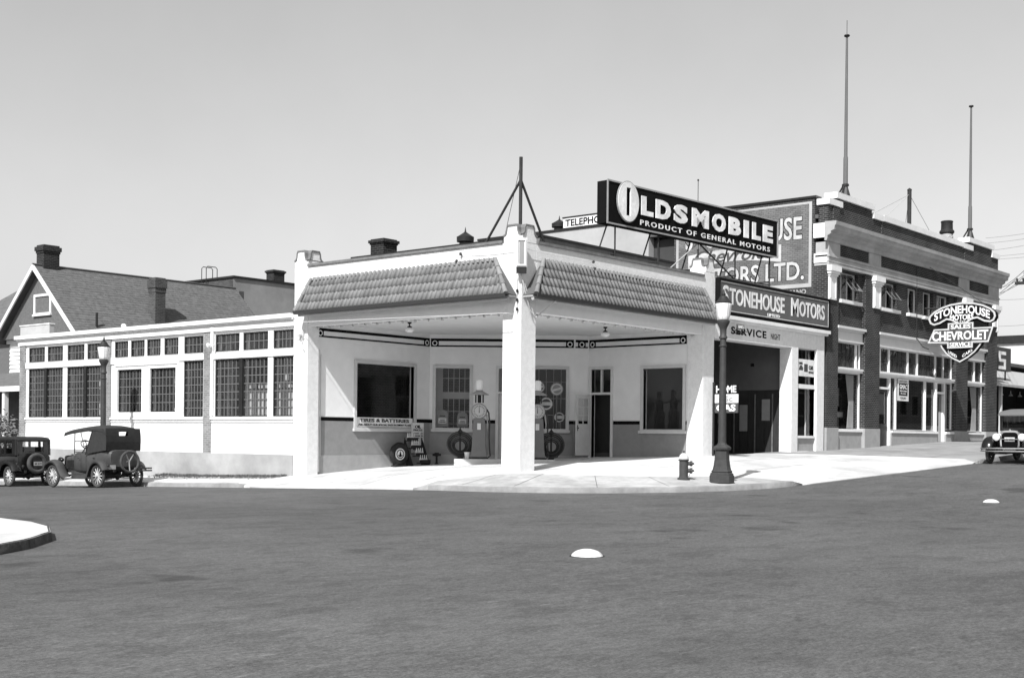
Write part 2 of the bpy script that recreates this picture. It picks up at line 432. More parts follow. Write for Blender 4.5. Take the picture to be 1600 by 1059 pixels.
def inside(p, poly):
    c = False; n = len(poly)
    for i in range(n):
        (x1, y1), (x2, y2) = poly[i], poly[(i + 1) % n]
        if (y1 > p[1]) != (y2 > p[1]) and p[0] < (x2 - x1) * (p[1] - y1) / (y2 - y1) + x1: c = not c
    return c
def resample(poly, step, closed=True):
    out = []
    for i in range(len(poly) if closed else len(poly) - 1):
        a = Vector(poly[i]); b = Vector(poly[(i + 1) % len(poly)]); k = max(1, int((b - a).length / step))
        out += [tuple(a.lerp(b, j / k)) for j in range(k)]
    if not closed: out.append(tuple(poly[-1]))
    return out
def sheet(name, poly, zf, mat, step=.55, skirt=.12):
    bd = resample(poly, step); n = len(bd)
    xs = [p[0] for p in bd]; ys = [p[1] for p in bd]; pts = list(bd)
    x = min(xs) + step * .37
    while x < max(xs):
        y = min(ys) + step * .41
        while y < max(ys):
            if inside((x, y), poly) and min((x - q[0]) ** 2 + (y - q[1]) ** 2 for q in bd) > (step * .4) ** 2: pts.append((x, y))
            y += step
        x += step
    r = delaunay_2d_cdt([Vector(p) for p in pts], [(i, (i + 1) % n) for i in range(n)], [], 1, 1e-5)
    vs = [(p[0], p[1], zf(p[0], p[1])) for p in r[0]]; mb = MB(); mb.add(vs, [tuple(f) for f in r[2]])
    k = len(mb.v); mb.v += [(p[0], p[1], zf(p[0], p[1]) - skirt) for p in bd]
    mb.v += [(p[0], p[1], zf(p[0], p[1])) for p in bd]
    for i in range(n): j = (i + 1) % n; mb.f.append((k + i, k + j, k + n + j, k + n + i))
    me = bpy.data.meshes.new(name); me.from_pydata(mb.v, [], mb.f); me.materials.append(MT[mat]); me.update()
    for p in me.polygons: p.use_smooth = True
    o = bpy.data.objects.new(name, me); C.objects.link(o); return struct(o)

# far ground and the road
g = MB(); g.add([(-3000, -3000, -3.4), (3000, -3000, -3.4), (3000, 3000, -3.4), (-3000, 3000, -3.4)], [(0, 1, 2, 3)])
struct(g.build('ground', 'ground'))
xs = list(np.unique(np.r_[np.linspace(-90, -30, 13), np.linspace(-30, 30, 61), np.linspace(30, 150, 25)]))
ys = list(np.unique(np.r_[np.linspace(-90, -30, 13), np.linspace(-30, 40, 71), np.linspace(40, 140, 21)]))
g = MB(); g.v = [(float(x), float(y), road_z(float(x), float(y))) for x in xs for y in ys]; ny = len(ys)
g.f = [(i * ny + j, (i + 1) * ny + j, (i + 1) * ny + j + 1, i * ny + j + 1) for i in range(len(xs) - 1) for j in range(ny - 1)]
struct(g.build('road', 'asphalt', smooth=9))

KL = [(-2.1, 44), (-2.1, 9.3)]; KR = [(17.6, -6.22), (74, -6.3)]
BND = [(-1.75, 2.0), (-1.05, 2.1), (-.6, 1.1), (-.2, .05), (.63, -1.47), (1.88, -2.7), (3.64, -3.63), (5.0, -4.45), (5.35, -5.2), (5.2, -5.83)]
GB = [(17.3, -6.2), (17.9, -5.6), (17.95, -5.0), (17.3, -3.3), (15.9, -1.53), (14.3, -.35), (13.6, .3)]
drive = [(-2.1, 9.0), (-2.1, 2.0)] + BND + [(17.0, -6.18)] + GB + [(9.8, .3), (9.8, 5.0), (9.3, 5.3), (6.1, 9.3), (.3, 9.3), (-.0, 9.0)]
sheet('driveway', drive, pave_z, 'concrete_bright')
walk = [(-2.1, 2.0)] + ARC + [(5.2, -5.83)] + BND[::-1][1:]
sheet('corner_pavement', walk, pave_z, 'concrete_corner', .45)
sheet('street_pavement', [GB[0]] + KR + [(74, .4), (13.6, .4)] + GB[::-1][:-1], pave_z, 'concrete_walk', .9)
sheet('side_pavement', [(-2.1, 44), (-2.1, 9.0), (0, 9.0), (.3, 9.3), (.3, 44)], pave_z, 'concrete_bright', .7)

def joint(pts, w=.018):
    q = resample(pts, .4, False); mb = MB(); L_, R_ = [], []
    for i, p in enumerate(q):
        d = Vector(q[min(i + 1, len(q) - 1)]) - Vector(q[max(i - 1, 0)]); d.normalize(); n = Vector((-d.y, d.x)) * w / 2
        j = random.uniform(-.004, .004); L_.append((p[0] + n.x + j, p[1] + n.y + j, pave_z(*p) + .005)); R_.append((p[0] - n.x + j, p[1] - n.y + j, pave_z(*p) + .005))
    mb.v = L_ + R_; k = len(q); mb.f = [(i, i + 1, k + i + 1, k + i) for i in range(k - 1)]
    struct(mb.build('paving_joint', 'joint_dark'))
M('joint_dark', .13, 1)
for y in (-1.6, -3.2): joint([(5.2 if y < -3 else 2.0, y), (16.0 if y > -2 else 17.2, y)])
for x in (4.5, 7.5, 10.5, 13.5): joint([(x, -.05), (x + .1, -5.7)])
for x in (20, 23, 26, 29, 32, 35, 38, 42, 46): joint([(x, -.1), (x, -6.1)])
joint([(17.9, -4.4), (60, -4.4)]); joint([(16.6, -2.2), (60, -2.2)])
for y in (2.8, 4.6, 6.4, 8.2): joint([(-2.0, y), (4.0, y)])
joint([(0, .8), (0, 8.8)]); joint([(2.4, .8), (2.4, 8.8)])
for y in (10.6, 12.4, 14.2, 16.0, 17.8, 19.6): joint([(-1.95, y), (-.9, y)])
for a, b in (((-2.0, .3), (-.4, .5)), ((-1.9, -1.4), (.2, -.7)), ((-.9, -3.3), (.9, -1.9)), ((.7, -4.4), (2.0, -2.9)), ((2.6, -5.3), (3.2, -3.5))): joint([a, b])
def kerb(name, pl, mat, zt, side=1, w=.16, step=.5):
    q = resample(pl, step, False); mb = MB(); secs = []
    for i, p in enumerate(q):
        d = Vector(q[min(i + 1, len(q) - 1)]) - Vector(q[max(i - 1, 0)]); d.normalize(); nrm = Vector((-d.y, d.x)) * side
        a = Vector(p) - nrm * .012; b = Vector(p) + nrm * w; c = Vector(p) - nrm * .03
        z = zt(*p) + random.uniform(-.004, .004) + .004
        secs.append([(c.x, c.y, road_z(*p) - .08), (a.x, a.y, z - .02), (a.x + nrm.x * .02, a.y + nrm.y * .02, z + .006), (b.x, b.y, z + .006), (b.x, b.y, z - .2)])
    mb.loft(secs); return struct(mb.build(name, mat, smooth=.6))
kerb('kerb', KL, 'kerb', pave_z, 1)
kerb('kerb', ARC, 'kerb', pave_z, 1, .2, .35)
kerb('kerb', KR, 'kerb', pave_z, 1)
# pavement on the opposite corner, at the left edge of the picture
IS = [(-32, -8.5), (-24, -8.4), (-20.5, -8.2), (-19.1, -7.8), (-18.4, -7.3), (-17.55, -6.4), (-17.0, -5.4), (-16.7, -4.4), (-16.6, -3.2), (-16.6, 0), (-16.6, 24)]
isl_z = lambda x, y: road_z(x, y) + .12
sheet('opposite_pavement', IS + [(-32, 24)], isl_z, 'concrete_bright', .5)
kerb('kerb', IS, 'kerb_dark', lambda x, y: isl_z(x, y) - .004, 1, .03, .3)

# white traffic domes bedded in the road
def dome(x, y, r, lab):
    z = road_z(x, y)
    prof = [(r * math.cos(t) if i else r, .30 * r * math.sin(t) * 1.7 - .012) for i, t in enumerate(np.linspace(0, math.pi / 2 * .98, 8))]
    mb = MB(); mb.lathe([(r * 1.0, -.03)] + prof, 24, (x, y, z)); o = mb.build('traffic_dome', 'dome_white', smooth=.9); tag(o, lab, 'road marker'); MB().torus((x, y, z - .004), r * 1.03, .016, 'z', 28, 6, .6).build('tar_ring', 'rubber', o, smooth=1.)
dome(-14.15, -12.85, .2, 'white domed road button in the middle of the asphalt, nearest the camera')
dome(1.7, -12.2, .18, 'small white domed road button far right in front of the parked car')

# ================================================================== FILLING STATION
FLs = Fr((0, 0), (0, 1), (-1, 0))          # left street face, s = Y
FRs = Fr((0, 0), (1, 0), (0, -1))          # right street face, s = X
ST = thing('filling_station', 'white stucco corner filling station with tiled canopies and a corner post', 'filling station', (0, 0, .6), world=True)

def pier_cap(F1, F2, w1, w2, z, h, parent, name='pier_cap'):
    """shouldered pier top: a concave-shouldered profile on each of two faces, under a thin grey coping"""
    def prof(w):
        q = [(0, z), (0, z + h * .38)]
        for i in range(7):
            t = i / 6 * math.pi / 2; q.append((.03 + w * .17 * math.sin(t), z + h * .42 + h * .46 * (1 - math.cos(t))))
        q += [(w * .24, z + h)]
        return q + [(w - a, b) for a, b in q[::-1]]
    mb = MB(); mb.fprism(F1, prof(w1), 0, -w2); mb.build(name, 'stucco', parent)
    mb = MB(); mb.fprism(F2, prof(w2), .004, -w1 - .004); mb.build(name, 'stucco', parent)
    for F, w, d, e in ((F1, w1, w2, .025), (F2, w2, w1, .03)):
        q = prof(w); k = len(q); o = []
        for i in range(1, k - 1):
            a, b = Vector(q[max(i - 1, 1)]), Vector(q[min(i + 1, k - 2)]); t = (b - a).normalized(); o.append((q[i][0] - t.y * .045, q[i][1] + t.x * .045))
        c = MB()
        for i in range(1, k - 2): c.fprism(F, [q[i], q[i + 1], o[i], o[i - 1]], e, -d - e)
        c.build('coping', 'coping', parent)

# posts
mb = MB().box(0, .66, 0, .66, .3, 6.95); mb.build('corner_post', 'stucco', ST, bevel=.02)
mb = MB().box(0, .5, 8.85, 9.5, 0, 6.95); mb.build('post', 'stucco', ST, bevel=.02)
mb = MB().box(9.46, 10.16, 0, .62, .7, 7.15); mb.build('post', 'stucco', ST, bevel=.02)
pier_cap(Fr((0, .64), (0, -1), (-1, 0)), Fr((.02, 0), (1, 0), (0, -1)), .62, .62, 6.95, .45, ST)
pier_cap(Fr((0, 9.48), (0, -1), (-1, 0)), Fr((.02, 8.87), (1, 0), (0, -1)), .6, .6, 6.95, .5, ST)
pier_cap(Fr((9.56, .6), (0, -1), (-1, 0)), Fr((9.58, 0), (1, 0), (0, -1)), .55, .55, 7.15, .42, ST)
# parapets, beams, copings
MB().box(.0, .3, .66, 8.85, 5.42, 6.95).build('parapet', 'stucco', ST)
MB().box(.66, 9.46, 0, .3, 5.42, 6.95).build('parapet', 'stucco', ST)
MB().box(-.05, .36, .67, 8.84, 6.952, 7.03).build('coping', 'coping', ST)
MB().box(.67, 9.45, -.05, .36, 6.952, 7.03).build('coping', 'coping', ST)
MB().box(.04, .34, .66, 8.85, 5.06, 5.419).build('canopy_beam', 'stucco_in', ST)
MB().box(.66, 9.46, .04, .34, 5.06, 5.419).build('canopy_beam', 'stucco_in', ST)
# scalloped edge of the ceiling: small drops along the inner side of the beams
v = MB()
for i in range(15): y = 1.1 + i * .545; v.box(.345, .40, y, y + .05, 4.985, 5.058); v.box(.345, .375, y - .2, y + .25, 5.03, 5.058)
for i in range(16): x = 1.1 + i * .545; v.box(x, x + .05, .345, .40, 4.985, 5.058); v.box(x - .2, x + .25, .345, .375, 5.03, 5.058)
struct(v.build('valance', 'trim', ST), 'stuff')
# ceiling and roof
ceil = [(.34, .34), (9.6, .34), (9.6, 5.2), (9.2, 5.5), (6.0, 9.3), (.34, 9.3)]
MB().zprism(ceil, 5.20, 5.28).build('ceiling', 'ceiling', ST)
MB().box(.3, 18.3, .3, 9.35, 6.45, 6.58).build('roof', 'roof_felt', ST)
MB().box(14.05, 18.3, 9.4, 14.2, 5.30, 5.40).build('roof', 'roof_felt', ST)
MB().box(.52, 18.3, 9.36, 9.48, 5.3, 6.9).build('rear_parapet', 'stucco', ST)
rb = MB().box(1.9, 9, .9, 8.85, 6.58, 7.40); rb.build('raised_roof', 'coping', ST)
MB().box(1.86, 9.04, .86, 8.89, 7.402, 7.47).build('raised_roof_edge', 'black_paint', ST)

# tiled canopies: slope from the parapet (z 6.53) out to the gutter (z 5.5)
def tile_mesh(w, ln):
    """one barrel-and-pan tile, along +x width, +y up the slope, z off the slope"""
    mb = MB(); prof = []
    for i in range(7):
        t = math.pi * i / 6; prof.append((w * (.27 - .27 * math.cos(t)),   .056 * math.sin(t) + .012))
    prof += [(w * .60, .004), (w * .97, .006)]
    k = len(prof)
    lo = [(x, 0, z + .017) for x, z in prof]; hi = [(x, ln, z + .0) for x, z in prof]; lob = [(x, 0, z + .008) for x, z in prof]
    mb.v = lo + hi + lob
    for i in range(k - 1): mb.f += [(i, i + 1, k + i + 1, k + i), (2 * k + i, 2 * k + i + 1, i + 1, i)]
    me = bpy.data.meshes.new('tile'); me.from_pydata(mb.v, [], mb.f); me.materials.append(MT['tile']); me.update()
    for p in me.polygons: p.use_smooth = True
    return me
TILE = tile_mesh(.18, .315)
def canopy(F, b0, b1, t0, t1, name):
    """F.n outward; bottom edge from b0 to b1 at n=.44,z=5.5; top edge t0..t1 at n=.03,z=6.53"""
    nb, nt_, zb, zt = .46, .03, 5.50, 6.53
    d = MB(); d.extrude([F.p(b0, nb, zb), F.p(b1, nb, zb), F.p(t1, nt_, zt), F.p(t0, nt_, zt)], [F.p(b0, .005, zb - .03), F.p(b1, .005, zb - .03), F.p(t1, .005, zt - .02), F.p(t0, .005, zt - .02)])
    deck = d.build('canopy_roof', 'deck_dark', ST)
    up = (F.p(0, nt_, zt) - F.p(0, nb, zb)); L = up.length; up.normalize(); u = F.u; nrm = u.cross(up)
    flip = nrm.dot(F.n) < 0
    if flip: u = -u; nrm = -nrm
    w = .18; rows = 4; rl = L / rows
    for r in range(rows):
        v0 = r * rl - (.03 if r == 0 else .02); f = (r + .5) / rows
        a = b0 + (t0 - b0) * f; b = b1 + (t1 - b1) * f; lo, hi = min(a, b), max(a, b)
        k0 = math.ceil((lo + .02) / w); k1 = math.floor((hi - .02) / w)
        for k in range(k0, k1):
            s0 = (k + (1 if flip else 0)) * w
            o = bpy.data.objects.new('tile', TILE); C.objects.link(o); o.parent = deck
            base = F.p(s0, nb, zb) + up * v0 + nrm * random.uniform(0, .004)
            m = Matrix((u, up, nrm)).transposed().to_4x4(); m = m @ Matrix.Rotation(random.uniform(-.012, .012), 4, 'Z')
            m.translation = base; o.matrix_basis = m
    # hip rolls at both ends and the ridge roll along the top
    for (bb, tt) in ((b0, t0), (b1, t1)):
        for k in range(4):
            p0 = F.p(bb + (tt - bb) * k / 4, nb + (nt_ - nb) * k / 4 + .03, zb + (zt - zb) * k / 4); p1 = F.p(bb + (tt - bb) * (k + 1.08) / 4, nb + (nt_ - nb) * (k + 1.08) / 4 + .03, zb + (zt - zb) * (k + 1.08) / 4)
            h = MB().tube([p0, p1], [.075, .058], 8); h.build('hip_roll', 'tile', deck, smooth=.9)
    n = int(abs(t1 - t0) / .18)
    rm = MB().tube([F.n * .06 - Vector((0, 0, .075)), F.n * -.01 + Vector((0, 0, .035))], [.058, .05], 6).mesh('ridge_roll', 'tile', .9)
    for k in range(n):
        o = bpy.data.objects.new('ridge_roll', rm); C.objects.link(o); o.parent = deck
        o.location = F.p(min(t0, t1) + (k + .35) * abs(t1 - t0) / n, nt_, zt)
    gt = MB()
    a, b = min(b0, b1) - .02, max(b0, b1) + .02
    q = [(.40, 5.50), (.40, 5.42), (.46, 5.385), (.54, 5.40), (.565, 5.49), (.545, 5.49), (.525, 5.42), (.46, 5.41), (.42, 5.44), (.42, 5.50)]
    gt.extrude([F.p(a, n_, z) for n_, z in q], [F.p(b, n_, z) for n_, z in q]); gt.build('gutter', 'gutter_dark', deck)
    fa = MB(); fa.tube([F.p(a + .05, .34, 5.38), F.p(b - .05, .34, 5.38)], .055, 8); fa.fbox(F, a + .03, b - .03, .006, .36, 5.425, 5.47); fa.build('fascia', 'gutter_light', deck, smooth=.9)
canopy(FLs, 8.90, .14, 8.62, .90, 'left')
canopy(FRs, .06, 9.62, .90, 9.35, 'right')

# service walls under the canopy: four faces of one recessed front
P0, P1, P2, P3, P4 = Vector((.5, 9.0)), Vector((5.8, 9.0)), Vector((9.08, 5.05)), Vector((9.5, 4.74)), Vector((9.5, .63))
def face(a, b):
    u = (b - a).normalized(); n = Vector((u.y, -u.x))       # outward normal, toward the street corner
    return Fr(a, u, n), (b - a).length
FA, LA = face(P0, P1); FB, LB = face(P1, P2); FC, LC = face(P2, P3); FD, LD = face(P3, P4)
if FA.n.y > 0:
    for f in (FA, FB, FC, FD): f.n = -f.n
def window(F, parent, s0, s1, z0, z1, fw=.11, proud=.05, deep=.14, cols=1, rows=1, mat='trim', glass='glass', mu=.022, sill=True, name='window', nin=0., pane=True, mumat=None):
    fr = MB(); fr.wall(F, s0 - fw, s1 + fw, nin + proud, nin - deep, z0 - fw * .4, z1 + fw, [(s0, s1, z0, z1)])
    w = fr.build(name, mat, parent)
    if sill: MB().fbox(F, s0 - fw - .04, s1 + fw + .04, nin + proud + .045, nin - .02, z0 - fw - .03, z0 - fw * .4 - .002).build('sill', mat, w)
    if cols * rows > 1:
        m = MB()
        for i in range(1, cols): x = s0 + (s1 - s0) * i / cols; m.fbox(F, x - mu / 2, x + mu / 2, nin - .055, nin - .09, z0, z1)
        for j in range(1, rows): z = z0 + (z1 - z0) * j / rows; m.fbox(F, s0, s1, nin - .058, nin - .087, z - mu / 2, z + mu / 2)
        m.build('glazing_bars', mumat or mat, w)
    if pane:
        for i in range(cols):
            for j in range(rows):
                a, b = s0 + (s1 - s0) * i / cols, s0 + (s1 - s0) * (i + 1) / cols; c, d = z0 + (z1 - z0) * j / rows, z0 + (z1 - z0) * (j + 1) / rows
                t1, t2 = random.uniform(-.004, .004), random.uniform(-.004, .004)
                g = MB().add([F.p(a, nin - .074 + t1, c), F.p(b, nin - .074 - t1, c), F.p(b, nin - .074 - t1 + t2, d), F.p(a, nin - .074 + t1 + t2, d)], [(0, 1, 2, 3)])
                g.build('pane', glass, w)
    return w
sA = [(2.27 - .5, 5.0 - .5, 1.87, 4.0)]
sB = [(.22, 1.42, 1.89, 4.0), (2.45, 3.30, .60, 4.0), (3.66, 4.84, 1.89, 4.0)]
sD = [(.15, .99, .90, 4.0), (2.36, 3.96, 1.9, 3.97)]
for F, L, op, zb in ((FA, LA, sA, .2), (FB, LB, sB, .4), (FC, LC, [], .6), (FD, LD, sD, .7)):
    wl = MB().wall(F, 0, L, 0, -.2, zb, 5.2, op).build('wall', 'stucco_in', ST)
    op2 = [(a - .11, b + .11, c - .15, d + .11) for a, b, c, d in op]
    cut = [o for o in op2 if o[2] < .9]; segs = []; q0 = .004
    for o in sorted(cut): segs.append((q0, o[0])); q0 = o[1]
    segs.append((q0, L - .004))
    for q0, q1 in segs:
        if q1 - q0 > .01: MB().wall(F, q0, q1, .012, .001, .94, 2.06, op2).build('dado', 'dado', wl)
    MB().wall(F, .004, L - .004, .016, .001, 2.062, 2.18, op2).build('dado_stripe', 'black', wl)
    MB().wall(F, .004, L - .004, .022, .001, 2.182, 2.215, op2).build('dado_rail', 'trim_light', wl)
    pl = MB().wall(F, .004, L - .004, .035, .001, zb, .938, [o for o in op2 if o[2] < .9]); pl.build('plinth', 'plinth_grey', wl)
    e = .0
    fz = MB(); fz.fbox(F, .03, L - .03, .014, .001, 4.965, 5.055); fz.fbox(F, .03, L - .03, .014, .001, 4.765, 4.815)
    rg = MB()
    for s in ((.17, L - .17) if L > 1 else (L / 2,)):
        fz.fbox(F, s - .14, s + .14, .0145, .0012, 4.816, 4.964); rg.ring(F, s, 4.89, .062, .092, .019, .0148)
    fz.build('frieze', 'black', wl); rg.build('frieze_ring', 'ring_white', wl)
MB().tube([(.56, 8.93, .4), (.56, 8.93, 4.35)], .045, 10).tube([(.66, 8.94, .9), (.66, 8.94, 4.2)], .015, 6).build('downpipe', 'trim_light', ST, smooth=.9)
window(FA, ST, *sA[0]); window(FB, ST, *sB[0]); window(FB, ST, *sB[2]); window(FD, ST, *sD[1])
# door openings
def door_frame(F, o, tr, name, parent=ST, lights=2):
    a, b, c, d = o; f = MB(); f.wall(F, a - .10, b + .10, .045, -.16, c, d + .10, [(a, b, c, tr - .04), (a, b, tr + .04, d)])
    if lights == 2: m = (a + b) / 2; f.fbox(F, m - .022, m + .022, .02, -.1, tr + .041, d - .001)
    fr = f.build(name, 'trim_light', parent)
    for i in range(lights):
        x0, x1 = a + (b - a) * i / lights, a + (b - a) * (i + 1) / lights
        MB().add([F.p(x0, -.05, tr + .04), F.p(x1, -.05, tr + .04), F.p(x1, -.05, d), F.p(x0, -.05, d)], [(0, 1, 2, 3)]).build('pane', 'glass', fr)
    return fr
door_frame(FD, sD[0], 3.15, 'door_frame'); dfb = door_frame(FB, sB[1], 3.15, 'door_frame')
FDL = Fr((9.46, 4.60), (-1, 0), (0, -1))     # the leaf stands open square to the wall
def door_leaf(F, w, z0, z1, parent=ST, cols=2, rows=3, zm=None, mat='trim_light'):
    zm = zm or z0 + (z1 - z0) * .52
    lf = MB().wall(F, 0, w, 0, -.045, z0, z1, [(.12, w - .12, zm, z1 - .13)]); lf.fbox(F, .13, w - .13, .008, -.053, z0 + .2, zm - .13)
    o = lf.build('door_leaf', mat, parent)
    m = MB()
    for i in range(1, cols): x = .12 + (w - .24) * i / cols; m.fbox(F, x - .015, x + .015, -.01, -.035, zm, z1 - .13)
    for j in range(1, rows): z = zm + (z1 - .13 - zm) * j / rows; m.fbox(F, .12, w - .12, -.012, -.033, z - .015, z + .015)
    m.build('glazing_bars', mat, o)
    for i in range(cols):
        for j in range(rows):
            a, b = .12 + (w - .24) * i / cols, .12 + (w - .24) * (i + 1) / cols; c, d = zm + (z1 - .13 - zm) * j / rows, zm + (z1 - .13 - zm) * (j + 1) / rows
            MB().add([F.p(a, -.022, c), F.p(b, -.022, c), F.p(b, -.022, d), F.p(a, -.022, d)], [(0, 1, 2, 3)]).build('pane', 'glass', o)
    h = MB().fbox(F, w - .09, w - .05, .006, .0, zm - .25, zm - .05); h.tube([F.p(w - .07, .0, zm - .15), F.p(w - .07, .05, zm - .15)], .022, 8); h.build('handle', 'iron', o)
    return o
door_leaf(FDL, .83, .97, 3.10)
FBD = Fr(FB.p(2.46, -.07, 0), FB.u, FB.n); door_leaf(FBD, .83, .70, 3.10)
# office behind the walls
of = MB()
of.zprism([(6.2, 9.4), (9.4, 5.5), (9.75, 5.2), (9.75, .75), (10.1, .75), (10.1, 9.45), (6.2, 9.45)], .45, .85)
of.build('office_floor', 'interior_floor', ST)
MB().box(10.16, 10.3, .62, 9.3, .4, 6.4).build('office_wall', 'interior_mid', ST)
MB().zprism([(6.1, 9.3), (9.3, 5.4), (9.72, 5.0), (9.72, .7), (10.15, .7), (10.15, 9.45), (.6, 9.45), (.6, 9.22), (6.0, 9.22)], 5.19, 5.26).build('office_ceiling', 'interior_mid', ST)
# a small-paned inner partition seen through the office windows
FI = Fr(FB.p(-.35, -1.1, 0), FB.u, FB.n); pt = MB()
pt.wall(FI, 0, 5.6, 0, -.05, .85, 5.2, [(.75, 1.95, 1.2, 2.95), (.75, 1.95, 3.2, 4.2), (3.7, 5.3, 1.2, 4.2)])
for i in range(1, 6): x = .75 + i * .2; pt.fbox(FI, x - .012, x + .012, -.01, -.04, 1.2, 4.2)
for z in (1.6, 2.05, 2.5, 3.7): pt.fbox(FI, .75, 1.95, -.012, -.038, z - .012, z + .012)
for i in range(1, 6): x = 3.7 + i * .27; pt.fbox(FI, x - .012, x + .012, -.01, -.04, 1.2, 4.2)
for z in (1.8, 2.4, 3.0, 3.6): pt.fbox(FI, 3.7, 5.3, -.012, -.038, z - .012, z + .012)
pt.build('inner_partition', 'trim_light', ST)

# window displays: show cards standing on the sills
def showcard(F, s, w, z0, h, n, lab, kind, mat='sign_grey'):
    t = thing('show_card', lab, 'show card', F.p(s, n, z0), 0, 'show cards in the office windows', world=True)
    if kind == 'bell':
        q = [(s - w / 2, z0), (s - w / 2, z0 + h * .25), (s - w * .5, z0 + h * .6), (s - w * .4, z0 + h * .88), (s, z0 + h), (s + w * .4, z0 + h * .88), (s + w * .5, z0 + h * .6), (s + w / 2, z0 + h * .25), (s + w / 2, z0)]
        MB().fprism(F, q, n, n - .015).build('card', mat, t)
        MB().fbox(F, s - w * .36, s + w * .36, n + .004, n + .001, z0 + h * .2, z0 + h * .5).build('print', 'sign_white', t)
        for k_, (zz, ww) in enumerate(((.08, .42), (.26, .28), (.36, .22), (.60, .25), (.72, .16))): MB().fbox(F, s - w * ww, s + w * ww, n + .008, n + .0045, z0 + h * zz, z0 + h * (zz + .05)).build('print', 'black' if k_ % 2 else 'dado', t)
    else:
        q = [(s + w / 2 * math.cos(2 * math.pi * i / 24), z0 + h + w / 2 * math.sin(2 * math.pi * i / 24)) for i in range(24)]
        MB().fprism(F, q, n, n - .015).build('disc', mat, t)
        r = MB().ring(F, s, z0 + h, w * .34, w * .44, n + .004, n + .001)
        if kind == 'stripe': r.fprism(F, [(s - w * .3, z0 + h - .09), (s + w * .32, z0 + h - .01), (s + w * .32, z0 + h + .07), (s - w * .3, z0 + h - .01)], n + .005, n + .0012)
        else: r.fbox(F, s - w * .45, s + w * .45, n + .006, n + .0012, z0 + h - .06, z0 + h + .06)
        r.build('print', 'sign_white', t)
        MB().fbox(F, s - .02, s + .02, n - .02, n - .04, z0, z0 + h).build('prop', 'wood_mid', t)
showcard(FB, .45, .40, 1.93, .62, -.22, 'tall arched show card at the left of the small-paned office window', 'bell')
showcard(FB, 1.16, .38, 1.93, .55, -.3, 'arched show card half hidden behind the left petrol pump', 'bell')
showcard(FB, 4.52, .46, 1.93, 1.38, -.22, 'round striped sign high in the window beside the open door', 'stripe')
showcard(FB, 4.15, .50, 1.93, .86, -.3, 'round dark sign with white band low in the window beside the open door', 'band', 'sign_mid')

showcard(FB, 4.62, .40, 1.93, .38, -.26, 'round dark sign lowest of three in the window beside the open door', 'band', 'sign_dark')
showcard(FB, 3.9, .42, 1.93, 1.45, -.36, 'round sign behind the globe of the right petrol pump', 'stripe', 'sign_mid')
# pendant lamps under the canopy
def pendant(x, y, lab):
    t = thing('pendant_lamp', lab, 'lamp', (x, y, 5.2), 0, 'pendant lamps under the canopy')
    MB().lathe([(.07, 0), (.06, -.05), (.02, -.06), (.02, -.11), (.07, -.14), (.08, -.17), (.05, -.18)], 12).build('fitting', 'black_paint', t, smooth=.7)
    MB().lathe([(.05, -.17), (.10, -.185), (.145, -.22), (.15, -.25), (.13, -.29), (.08, -.32), (.02, -.335)], 16).build('shade', 'opal', t, smooth=.9)
pendant(1.96, 6.22, 'white glass pendant lamp hanging under the left half of the canopy')
pendant(6.77, 2.05, 'white glass pendant lamp hanging under the right half of the canopy')
# floodlight box on the corner post
t = thing('corner_light', 'boxed upright light fitting bracketed to the corner post under the mast', 'light fitting', (-.02, -.02, 6.1), 0)
Fc = Fr((0, 0), (math.cos(R(-50)), math.sin(R(-50))), (-.77, -.64))
t.location = (-.06, -.05, 6.05)
FcL = Fr((0, 0), (RT.x, RT.y), (-FW.x, -FW.y))
MB().fbox(FcL, -.15, .15, 0, .16, .16, .95).build('case', 'trim_light', t)
MB().wall(FcL, -.13, .13, .161, .19, .19, .92, [(-.09, .09, .24, .88)]).build('bezel', 'trim', t)
MB().fbox(FcL, -.06, .06, .162, .175, .26, .86).build('lens', 'dado', t)
MB().fbox(FcL, -.14, .14, .0, .15, .0, .157).build('base', 'black_paint', t)
# service wires and insulators on the post and parapet
t = thing('service_wiring', 'overhead service wires looped along the station parapet to the corner post', 'wires', (0, 0, 5), world=True)
w = MB()
def sag(a, b, s=.05, n=10):
    a, b = Vector(a), Vector(b); return [a.lerp(b, i / n) - Vector((0, 0, s * 4 * (i / n) * (1 - i / n))) for i in range(n + 1)]
w.tube(sag((-.08, .1, 6.75), (-.06, 2.2, 6.78), .03), .008, 5); w.tube(sag((.1, -.08, 6.75), (3.2, -.07, 6.75), .03), .008, 5)
w.tube([(-.03, .12, 5.95), (-.03, .12, 4.95), (-.45, .12, 4.95), (-.47, 9.2, 5.15)], .01, 5)
w.tube([(-.03, -.06, 5.9), (.25, -.10, 5.1), (.5, -.12, 4.9), (.9, -.5, 5.36)], .018, 6); w.tube([(.05, -.06, 5.85), (.42, -.12, 4.95)], .012, 6)
w.build('wire', 'trim', t, smooth=.9)
for z in (5.55, 5.3, 5.05): MB().lathe([(.02, 0), (.035, .02), (.035, .07), (.015, .09)], 8, (-.05, .1, z)).build('insulator', 'iron', t)
for p in ((-.07, 2.2, 6.74), (-.07, 2.35, 6.55), (3.2, -.08, 6.70), (3.25, -.08, 6.5)): MB().lathe([(.03, 0), (.045, .03), (.03, .08)], 8, p).build('insulator', 'iron', t)

# mast on the corner pier, with two raking stays
t = thing('corner_mast', 'short dark mast with two raking stays on the corner pier of the station', 'mast', (.45, .55, 7.0), world=True)
MB().tube([(.32, .32, 7.35), (.32, .32, 9.35)], .05, 10).build('pole', 'pole_dark', t, smooth=.9)
for e in ((.3, 1.62, 7.02), (1.42, .3, 7.02)): MB().tube([(.32, .32, 8.72), e], .036, 8).build('stay', 'pole_dark', t, smooth=.9)
MB().tube([(.32, .32, 9.2), (.3, .9, 7.1)], .008, 5).build('guy_wire', 'iron', t)
